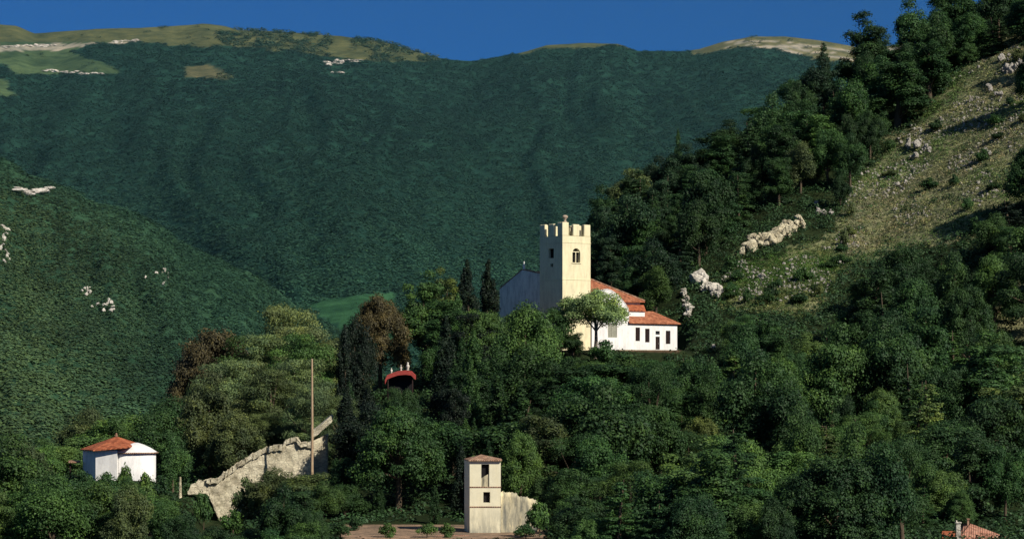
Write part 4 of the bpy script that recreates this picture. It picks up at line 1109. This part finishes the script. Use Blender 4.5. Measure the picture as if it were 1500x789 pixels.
# annex roof, hipped at its right end, with a dark eave board
zrA = zz(454.5, ub, 3.4); wR = 3.6
oh = .45
A0 = (ub - .25, -oh, ez + .02); A1 = (uc + oh, -oh, ez + .02); A2 = (uc + oh, 7.2, ez + .02); A3 = (ub - .25, 7.2, ez + .02); Q0 = (ub - .25, wR, zrA); Q1 = (px_u(957, wR), wR, zrA)
bm = bmesh.new(); slab(bm, [Lc(*p) for p in (A0, A1, Q1, Q0)], .16); slab(bm, [Lc(*p) for p in (A1, A2, Q1)], .16); slab(bm, [Lc(*p) for p in (A2, A3, Q0, Q1)], .16)
bm_obj('annex_roof', bm, M['tile'], church)
bm = bmesh.new(); box(bm, ub - .2, uc + .3, -.32, -.006, ez - .22, ez - .15, Lc); bm_obj('eave_board', bm, M['wood'], church)
# small intermediate roof between annex and nave
bm = bmesh.new(); zi = zz(447, 17, 3.5)
slab(bm, [Lc(ub - .6, 1.4, zrA + .05), Lc(px_u(946, 1.4), 1.4, zrA + .05), Lc(px_u(943, 4.3), 4.3, zi + .2), Lc(ub - .6, 4.3, zi + .2)], .14); bm_obj('upper_annex_roof', bm, M['tile2'], church)
bm = bmesh.new(); box(bm, ub - .5, px_u(945, 1.6), 1.7, 4.2, ez + .3, zrA - .1, Lc); bm_obj('upper_annex_wall', bm, M['white'], church)
# terrace wall below the church
tw = thing('terrace_wall', 'low reddish stone retaining wall just below the church annex', 'retaining wall', (TX, TY, 0))
bm = bmesh.new(); box(bm, px_u(905, -2), px_u(985, -2), -2.2, -1.7, 2.0, ZCH + .12, Lc)
bmesh.ops.bevel(bm, geom=bm.edges[:], offset=.05, segments=1, affect='EDGES')
bm_obj('wall', bm, M['earth'], tw)
bm = bmesh.new(); box(bm, px_u(905, -2) - .05, px_u(985, -2) + .05, -2.28, -1.62, ZCH + .123, ZCH + .25, Lc); bm_obj('coping', bm, M['stone'], tw)

# ------------------------------------------------------------------ white house on the left
HD = 300.0
def hp(px, py, D=HD): return tuple(P(px, py, D))
def hx(px, D=HD): return (px - CX) * D / F
def hz_(py, D=HD): return (HY - py) * D / F
house = thing('house', 'small white house with a red pyramid roof and rounded end among the left trees', 'house', (0, 0, 0))
zE = hz_(659); zB = hz_(712)
body = [(hx(140), HD), (hx(172), HD - .3), (hx(172), HD + 8), (hx(126), HD + 9), (hx(112.5), HD + 4.2)]
bm = bmesh.new()
A = [bm.verts.new((x, y, zB)) for x, y in body]; B = [bm.verts.new((x, y, zE)) for x, y in body]
for i in range(5): j = (i + 1) % 5; bm.faces.new([A[i], A[j], B[j], B[i]])
bm.faces.new(B)
bm_obj('wall', bm, M['white'], house)
ap = hp(170.5, 638.5, HD + 3.4)
ev = [(hx(108), HD + 4.2, zE + .02), (hx(138), HD - .9, zE + .05), (hx(191), HD - .9, hz_(654, HD - .9)), (hx(193), HD + 5, hz_(650)), (hx(150), HD + 10, zE + .3), (hx(118), HD + 9.8, zE + .05)]
bm = bmesh.new()
for i in range(6):
    slab(bm, [ev[i], ev[(i + 1) % 6], ap], .13)
rf = bm_obj('roof', bm, M['tile2'], house)
bm = bmesh.new(); box(bm, ap[0] - .16, ap[0] + .16, ap[1] - .16, ap[1] + .16, ap[2] - .1, ap[2] + .22); box(bm, ap[0] - .08, ap[0] + .08, ap[1] - .08, ap[1] + .08, ap[2] + .22, ap[2] + .42)
bm_obj('chimney', bm, M['tilebrown'], rf)
# rounded end
cxr, cyr, rad = hx(195.5), HD + 2.2, (hx(223.5) - hx(167.5)) / 2
angs = np.linspace(0, 2 * math.pi, 33)[:-1]
def ringv(bm, r, z, sy=.95): return [bm.verts.new((cxr + r * math.copysign(abs(math.cos(t)) ** .62, math.cos(t)), cyr + r * sy * math.copysign(abs(math.sin(t)) ** .62, math.sin(t)), z)) for t in angs]
zR = hz_(664, HD)
bm = bmesh.new(); a_, b_ = ringv(bm, rad, zB), ringv(bm, rad, zR)
for i in range(32): j = (i + 1) % 32; bm.faces.new([a_[i], a_[j], b_[j], b_[i]])
bm.faces.new(b_); bm_obj('apse_wall', bm, M['white'], house, True)
bm = bmesh.new(); rings = [ringv(bm, rad * .98, zR + .02), ringv(bm, rad + .3, zR + .02), ringv(bm, rad + .3, zR + .14), ringv(bm, rad * .98, zR + .14)]
for k_ in range(4):
    for i in range(32): j = (i + 1) % 32; bm.faces.new([rings[k_][i], rings[k_][j], rings[(k_ + 1) % 4][j], rings[(k_ + 1) % 4][i]])
bm_obj('cornice', bm, M['tilebrown'], house)
bm = bmesh.new(); dome = []
for r_, z_ in ((1.06, .145), (.95, .34), (.72, .70), (.42, 1.05), (.10, 1.32)): dome.append(ringv(bm, rad * r_, zR + z_))
for k_ in range(4):
    for i in range(32): j = (i + 1) % 32; bm.faces.new([dome[k_][i], dome[k_][j], dome[k_ + 1][j], dome[k_ + 1][i]])
bm.faces.new(dome[-1]); bm_obj('apse_roof', bm, M['white'], house, True)
bm = bmesh.new(); slab(bm, [hp(100, 676, HD + 3), hp(117, 676, HD + 3), hp(118, 673.5, HD + 5), hp(101, 673.5, HD + 5)], .12); bm_obj('porch_roof', bm, M['tilebrown'], house)
bm = bmesh.new(); box(bm, hx(102, HD + 3.4), hx(102, HD + 3.4) + .14, HD + 3.4, HD + 3.54, zB, hz_(677, HD + 3.4)); bm_obj('porch_post', bm, M['wood'], house)

# ------------------------------------------------------------------ small tower by the courtyard
TD = 270.0
tower = thing('tower', 'narrow cream tower with two dark openings beside the courtyard', 'tower', (0, 0, 0))
x0, x1 = hx(688, TD), hx(733.5, TD); zb, zt = -17.4, hz_(673, TD)
# side goes back and left
sx, sy = -.58, 4.0
f1 = lambda a, d, z: (a + d * sx / sy, TD + d, z)
wh = [(hx(705, TD), hx(716.7, TD), hz_(712.5, TD), hz_(679.5, TD)), (hx(708, TD), hx(718, TD), hz_(735.5, TD), hz_(720, TD))]
bm = bmesh.new(); wall_holes(bm, x0, x1, zb, zt, wh, f1, .4)
pl = [f1(x0, 0, 0), f1(x0, 4, 0), f1(x1, 4, 0), f1(x1, 0, 0)]
# side walls, back wall and inside floor
cs = [(x0, TD), (hx(680, TD + 3), TD + 3.6), (x1 - .3, TD + 4), (x1, TD)]
for i in range(3):
    p, q = cs[i], cs[i + 1]
    bm.faces.new([bm.verts.new(v) for v in ((*p, zb), (*q, zb), (*q, zt), (*p, zt))])
bm_obj('wall', bm, M['cream'], tower)
for i, h in enumerate(wh):
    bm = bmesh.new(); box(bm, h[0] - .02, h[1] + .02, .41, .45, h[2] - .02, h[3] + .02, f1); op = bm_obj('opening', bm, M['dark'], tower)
    if i == 0:
        bm = bmesh.new(); zt_ = hz_(697, TD)
        prism(bm, [(h[0] + .01, h[2] + .01), (h[1] - .01, h[2] + .01), (h[1] - .01, zt_ + .28), (h[0] + .55, zt_ + .1), (h[0] + .01, zt_ - .22)], .08, lambda a, d, z: f1(a, d + .12, z))
        bm_obj('broken_infill', bm, M['stained'], op)
for y_ in (713.3, 742.3):
    bm = bmesh.new(); box(bm, x0 - .06, x1 + .06, -.07, -.004, hz_(y_, TD), hz_(y_, TD) + .1, f1); bm_obj('string_course', bm, M['tilebrown'], tower)
bm = bmesh.new(); ap = P(705, 665, TD + 1.9)
ev = [(x0 - .12, TD - .35, zt), (x1 + .15, TD - .35, zt), (x1 + .05, TD + 4.3, zt), (hx(679.5, TD + 3.8), TD + 3.9, zt)]
for i in range(4): slab(bm, [ev[i], ev[(i + 1) % 4], tuple(ap)], .12)
bm_obj('roof', bm, M['tilebrown'], tower)

# stained wall attached to its right
gw = thing('garden_wall', 'stained crumbling yellow wall running right from the small cream tower', 'wall', (0, 0, 0))
def ragged(outline_top, bottom, D0, D1, x0p, x1p, nx_, th, seed, amp=.12, nz=14):
    rg = np.random.default_rng(seed); xs = np.linspace(x0p, x1p, nx_); V = []; idx = {}
    tops = np.interp(xs, [p[0] for p in outline_top], [p[1] for p in outline_top]) + (fbm(xs * .2, xs * 0 + seed, 3) - .5) * 3
    bots = np.interp(xs, [p[0] for p in bottom], [p[1] for p in bottom])
    for s in (0, 1):
        for i in range(nx_):
            D_ = np.interp(xs[i], [x0p, x1p], [D0, D1]) + s * th
            for j in range(nz):
                py = tops[i] + (bots[i] - tops[i]) * j / (nz - 1)
                if j == 0: py += rg.normal() * .8
                p = P(xs[i], py, D_) if s == 0 else P(xs[i], py, D_ - th) + np.array([0, th, 0])
                if 0 < j < nz - 1 or True:
                    p = p + np.array([.02 * rg.normal(), amp * (float(fbm(p[0] * .9 + seed, p[2] * .9, 4)) - .5) * 5 + amp * .25 * rg.normal(), .02 * rg.normal()])
                idx[s, i, j] = len(V); V.append(p)
    Q = []
    for i in range(nx_ - 1):
        for j in range(nz - 1):
            Q.append((idx[0, i, j], idx[0, i, j + 1], idx[0, i + 1, j + 1], idx[0, i + 1, j])); Q.append((idx[1, i, j], idx[1, i + 1, j], idx[1, i + 1, j + 1], idx[1, i, j + 1]))
        Q.append((idx[0, i, 0], idx[0, i + 1, 0], idx[1, i + 1, 0], idx[1, i, 0]))
    for i in (0, nx_ - 1):
        for j in range(nz - 1): Q.append((idx[0, i, j], idx[0, i, j + 1], idx[1, i, j + 1], idx[1, i, j]))
    return V, Q
V, Q = ragged([(733.7, 720.5), (757, 721), (758, 726), (775, 729), (787, 733)], [(733, 812), (787, 812)], TD + .5, TD + 1.5, 733.9, 787, 26, .6, 3, .05)
np_obj('wall', V, Q, M['stained'], gw)

# ruined wall climbing to the right
rw = thing('ruined_wall', 'long ruined cream stone wall stepping up the hill below the grove', 'ruin', (0, 0, 0))
V, Q = ragged([(275, 720), (280, 710), (290, 704), (302, 702), (316, 706), (326, 696), (350, 678), (378, 662), (394, 655), (417, 652), (418, 646), (428, 645), (437, 640), (438, 650), (456, 649)],
              [(275, 724), (302, 722), (308, 730), (322, 764), (345, 770), (365, 770), (400, 740), (456, 720)], 318, 322, 275, 456, 120, 1.2, 5, .10, 22)
np_obj('wall', V, Q, M['stone'], rw)
V, Q = ragged([(458, 646), (470, 640), (480, 634)], [(458, 700), (480, 700)], 323, 324, 457.5, 480, 16, 1.0, 6, .08)
np_obj('pier', V, Q, M['stone'], rw)
bm = bmesh.new(); rg = np.random.default_rng(44); lx = 303.0
tpf = curve([(302, 701), (316, 704), (326, 695), (350, 677), (378, 661), (394, 654), (417, 651), (419, 645), (437, 640), (438, 649), (456, 648)])
while lx < 452:
    w_ = rg.uniform(5, 11); hgt = rg.uniform(5, 8); d0 = 318 + (lx - 275) / 181 * 4
    x0_, x1_ = hx(lx, d0), hx(lx + w_ - .6, d0); za_, zb_ = hz_(float(tpf(lx)), d0), hz_(float(tpf(lx + w_)), d0)
    hh = hgt * d0 / F; dp = rg.uniform(.25, .5)
    prism(bm, [(x0_, za_ - hh), (x1_, zb_ - hh), (x1_ - .05, zb_ + rg.uniform(.02, .2)), (x0_ + .04, za_ + rg.uniform(.02, .2))], 1.3 + dp, lambda a, d, z: (a, d0 - dp + d, z))
    lx += w_
bmesh.ops.subdivide_edges(bm, edges=bm.edges[:], cuts=1, use_grid_fill=True)
for v in bm.verts: v.co += __import__('mathutils').Vector(rg.normal(size=3) * .045)
bm_obj('coping', bm, M['stone'], rw)
bm = bmesh.new()
prism(bm, [(hx(457, 322), hz_(631, 322)), (hx(485, 322), hz_(609, 322)), (hx(486, 322), hz_(617, 322)), (hx(458, 322), hz_(642, 322))], 2.2, lambda a, d, z: (a, 322 + d, z + d * .12))
bmesh.ops.subdivide_edges(bm, edges=bm.edges[:], cuts=3, use_grid_fill=True)
for v in bm.verts: v.co += __import__('mathutils').Vector(np.random.default_rng(abs(hash((round(v.co.x, 2), round(v.co.z, 2)))) % 9999).normal(size=3) * .05)
bm_obj('coping_slab', bm, M['stone'], rw)

# tall bare pole
pxp = hx(457, 314); zpb = float(gz(pxp, 314)) - .3; zpt = hz_(526, 314)
pole = thing('pole', 'tall bare weathered wooden pole beside the ruined wall', 'pole', (pxp, 314, zpb))
v, q = tube([(0, 0, 0), (.03, 0, (zpt - zpb) * .5), (.0, 0, zpt - zpb)], [.21, .17, .12], 10); np_obj('shaft', v, q, M['pole'], pole, None, True)
v, q = tube([(0, 0, zpt - zpb - .02), (0, 0, zpt - zpb + .1)], [.15, .03], 10); np_obj('cap', v, q, M['statue'], pole)
# short pale post
bm = bmesh.new(); xq = hx(264, 312); zq = hz_(699, 312)
ret = bmesh.ops.create_cone(bm, cap_ends=True, segments=10, radius1=.22, radius2=.13, depth=2.6)
bmesh.ops.create_icosphere(bm, subdivisions=1, radius=.15, matrix=__import__('mathutils').Matrix.Translation((0, 0, 1.32)))
o = bm_obj('post', bm, M['rockcream']); o.location = (xq, 312, zq - 1.35); tag(o, 'short pale stone post left of the ruined wall', 'post')

# little red roofed shrine among the dark trees
SD = 344.0
sh = thing('shrine', 'little open shrine with a curved red roof among dark trees', 'shrine', (0, 0, 0))
sp = [(564, 556), (567, 549), (574, 546), (583, 543), (594, 542), (602, 543), (608, 549)]
bm = bmesh.new()
top = [(hx(a, SD), hz_(b, SD)) for a, b in sp]
poly = top + [(a, z - (.42 + (.35 if i == 6 else 0))) for i, (a, z) in enumerate(reversed(top))]
for i in range(len(top) - 1):
    p, q = top[i], top[i + 1]
    prism(bm, [p, q, (q[0], q[1] - .62), (p[0], p[1] - .62)], 3.2, lambda a, d, z: (a, SD + d, z + .12 * d * (1 if d < 2 else 0)))
bm_obj('roof', bm, M['redpaint'], sh)
zs0 = float(gz(hx(586, SD), SD)) - .3
bm = bmesh.new(); box(bm, hx(569, SD), hx(604, SD), SD + 1.6, SD + 3.0, zs0, hz_(549, SD)); bm_obj('shade_backing', bm, M['dark'], sh)  # near-black block paints in the shade under the shrine roof
for a in (568, 604):
    v, q = tube([(hx(a, SD), SD + .3, zs0), (hx(a, SD), SD + .3, hz_(551, SD))], [.12, .10], 8); np_obj('column', v, q, M['wood'], sh, None, True)
for a, b, s in ((587, 541.5, .8), (597, 541, 1.15), (573, 545, .7)):
    bm = bmesh.new(); ring = []
    for r_, z_ in ((.2, 0), (.13, .2), (.24, .45), (.2, .62), (.08, .72), (.15, .82), (.12, .95), (.02, 1.02)):
        ring.append([bm.verts.new((hx(a, SD) + r_ * s * math.cos(t), SD + .8 + r_ * s * math.sin(t), hz_(b, SD) - .08 + z_ * s)) for t in np.linspace(0, 2 * math.pi, 11)[:-1]])
    for i in range(7):
        for j in range(10): bm.faces.new([ring[i][j], ring[i][(j + 1) % 10], ring[i + 1][(j + 1) % 10], ring[i + 1][j]])
    bm_obj('finial', bm, M['rock'], sh, True)

# roofs at the very bottom of the frame
RD = 262.0
rh = thing('house', 'pinkish tiled house roof with a white chimney at the bottom right', 'house', (0, 0, 0))
za = hz_(769, RD); zl = hz_(792, RD)
bm = bmesh.new()
apx = (hx(1431, RD), RD + 3.5, za); l0 = (hx(1402, RD), RD, hz_(791, RD)); r0 = (hx(1486, RD), RD, hz_(790, RD)); r1 = (hx(1486, RD), RD + 8, hz_(790, RD)); l1 = (hx(1402, RD), RD + 8, hz_(791, RD)); ap2 = (hx(1424, RD), RD + 4.5, za)
slab(bm, [l0, r0, apx]); slab(bm, [r0, r1, ap2, apx]); slab(bm, [r1, l1, ap2]); slab(bm, [l1, l0, apx, ap2])
bm_obj('roof', bm, M['tilepink'], rh)
bm = bmesh.new(); zl2 = hz_(779, RD)
slab(bm, [(hx(1376, RD), RD - 1, hz_(790, RD)), (hx(1404, RD), RD - 1, hz_(790, RD)), (hx(1404, RD), RD + 2.4, zl2), (hx(1386, RD), RD + 2.4, zl2)]); bm_obj('lower_roof', bm, M['tile2'], rh)
bm = bmesh.new(); gzr = -22.0
box(bm, hx(1405, RD), hx(1483, RD), RD + .5, RD + 7.5, gzr, hz_(791, RD) - .16); box(bm, hx(1380, RD), hx(1403, RD), RD - .4, RD + 2.2, gzr, hz_(791, RD) - .2); bm_obj('wall', bm, M['white'], rh)
bm = bmesh.new(); box(bm, hx(1398.5, RD), hx(1405, RD), RD - .9, RD - .3, hz_(795, RD), hz_(765, RD))
box(bm, hx(1397.3, RD), hx(1406.2, RD), RD - 1, RD - .2, hz_(765, RD) + .003, hz_(763.5, RD)); box(bm, hx(1398.7, RD), hx(1400.5, RD), RD - .8, RD - .4, hz_(763.5, RD) + .003, hz_(761, RD)); bm_obj('chimney', bm, M['rock'], rh)
bm = bmesh.new(); box(bm, hx(1426.5, RD), hx(1429.5, RD), RD + 3.7, RD + 4.2, za - .3, hz_(763, RD)); box(bm, hx(1425.8, RD), hx(1430.2, RD), RD + 3.6, RD + 4.3, hz_(763, RD) + .003, hz_(761.8, RD)); bm_obj('chimney', bm, M['tilebrown'], rh)
# low shed roof and block wall by the courtyard
sr = thing('shed', 'low shed with a faded red roof edge at the foot of the small tower', 'shed', (0, 0, 0))
bm = bmesh.new(); slab(bm, [hp(636, 791, 262), hp(689, 790, 262), hp(687, 783, 265), hp(640, 783, 265)], .1); bm_obj('roof', bm, M['tilepink'], sr)
bm = bmesh.new(); box(bm, hx(640, 262.5), hx(686, 262.5), 262.4, 264.8, -17.5, hz_(791, 262) - .12); bm_obj('wall', bm, M['stained'], sr)
for (a, b, wv, lb) in ((568, 776, 30, 'left one of two small green bushes in the courtyard'), (626, 771, 32, 'right one of two small green bushes in the courtyard'), (520, 766, 26, 'dark bush at the left end of the courtyard'), (655, 779, 26, 'low bush beside the faded red shed roof')):
    plant_px('shrub%d' % (a % 3), a, b, wv, 262 if a != 520 else 274, col=G['mid'] if a != 520 else G['dark'], name='shrub', label=lb, cat='shrub')

# ------------------------------------------------------------------ light, sky, haze, camera
bm = bmesh.new(); box(bm, -2600, 2600, 645, 4600, -74, 900)
hm = bpy.data.materials.new('valley_haze'); hm.use_nodes = True; hnt = hm.node_tree; hnt.nodes.remove(hnt.nodes['Principled BSDF'])
vs_ = hnt.nodes.new('ShaderNodeVolumeScatter'); vs_.inputs['Color'].default_value = (.24, .62, .66, 1); vs_.inputs['Density'].default_value = 5.6e-5; vs_.inputs['Anisotropy'].default_value = 0.0
hnt.links.new(vs_.outputs[0], hnt.nodes['Material Output'].inputs['Volume'])
tag(bm_obj('haze', bm, hm), 'thin blue green haze filling the valley before the mountain', kind='stuff')
AZ, EL = R(46), R(36)
s = (math.sin(AZ) * math.cos(EL), -math.cos(AZ) * math.cos(EL), math.sin(EL))
ld = bpy.data.lights.new('sun', 'SUN'); ld.energy = 5.0; ld.angle = R(.5); ld.color = (1.0, .93, .80)
lo_ = bpy.data.objects.new('sun', ld); link(lo_)
from mathutils import Vector
lo_.rotation_euler = Vector(s).to_track_quat('Z', 'Y').to_euler(); lo_.location = (200, -200, 300)
w = bpy.data.worlds.new('World'); sc.world = w; w.use_nodes = True; nt = w.node_tree
bg = nt.nodes['Background']; sky = nt.nodes.new('ShaderNodeTexSky'); sky.sky_type = 'NISHITA'; sky.sun_disc = False
sky.sun_elevation = EL; sky.sun_rotation = math.atan2(s[0], s[1]); sky.altitude = 2500; sky.air_density = 1.0; sky.dust_density = 0.1; sky.ozone_density = 3.0
mx = nt.nodes.new('ShaderNodeMix'); mx.data_type = 'RGBA'; mx.blend_type = 'MULTIPLY'; mx.inputs['Factor'].default_value = 1
nt.links.new(sky.outputs[0], mx.inputs[6]); tcn = nt.nodes.new('ShaderNodeTexCoord'); sp_ = nt.nodes.new('ShaderNodeSeparateXYZ'); nt.links.new(tcn.outputs['Generated'], sp_.inputs[0])
cr = nt.nodes.new('ShaderNodeValToRGB'); nt.links.new(sp_.outputs[2], cr.inputs[0]); cr.color_ramp.elements[0].position = .16; cr.color_ramp.elements[0].color = (.022, .190, .50, 1)
cr.color_ramp.elements[1].position = .5; cr.color_ramp.elements[1].color = (.86, .80, .70, 1); nt.links.new(cr.outputs[0], mx.inputs[7])
nt.links.new(mx.outputs[2], bg.inputs['Color']); bg.inputs['Strength'].default_value = .098
cam = bpy.data.cameras.new('camera'); co = bpy.data.objects.new('camera', cam); link(co)
co.location = (0, 0, 0); co.rotation_euler = (R(90), 0, 0)
cam.sensor_width = 36; cam.lens = 36 * F / 1500; cam.shift_y = (HY - 394.5) / 1500; cam.clip_end = 40000; cam.clip_start = .5
sc.camera = co
sc.view_settings.view_transform = 'Standard'; sc.view_settings.look = 'None'; sc.view_settings.exposure = 0
sc.cycles.max_bounces = 5; sc.cycles.diffuse_bounces = 2; sc.cycles.transmission_bounces = 2; sc.cycles.transparent_max_bounces = 4
sc.cycles.use_denoising = True
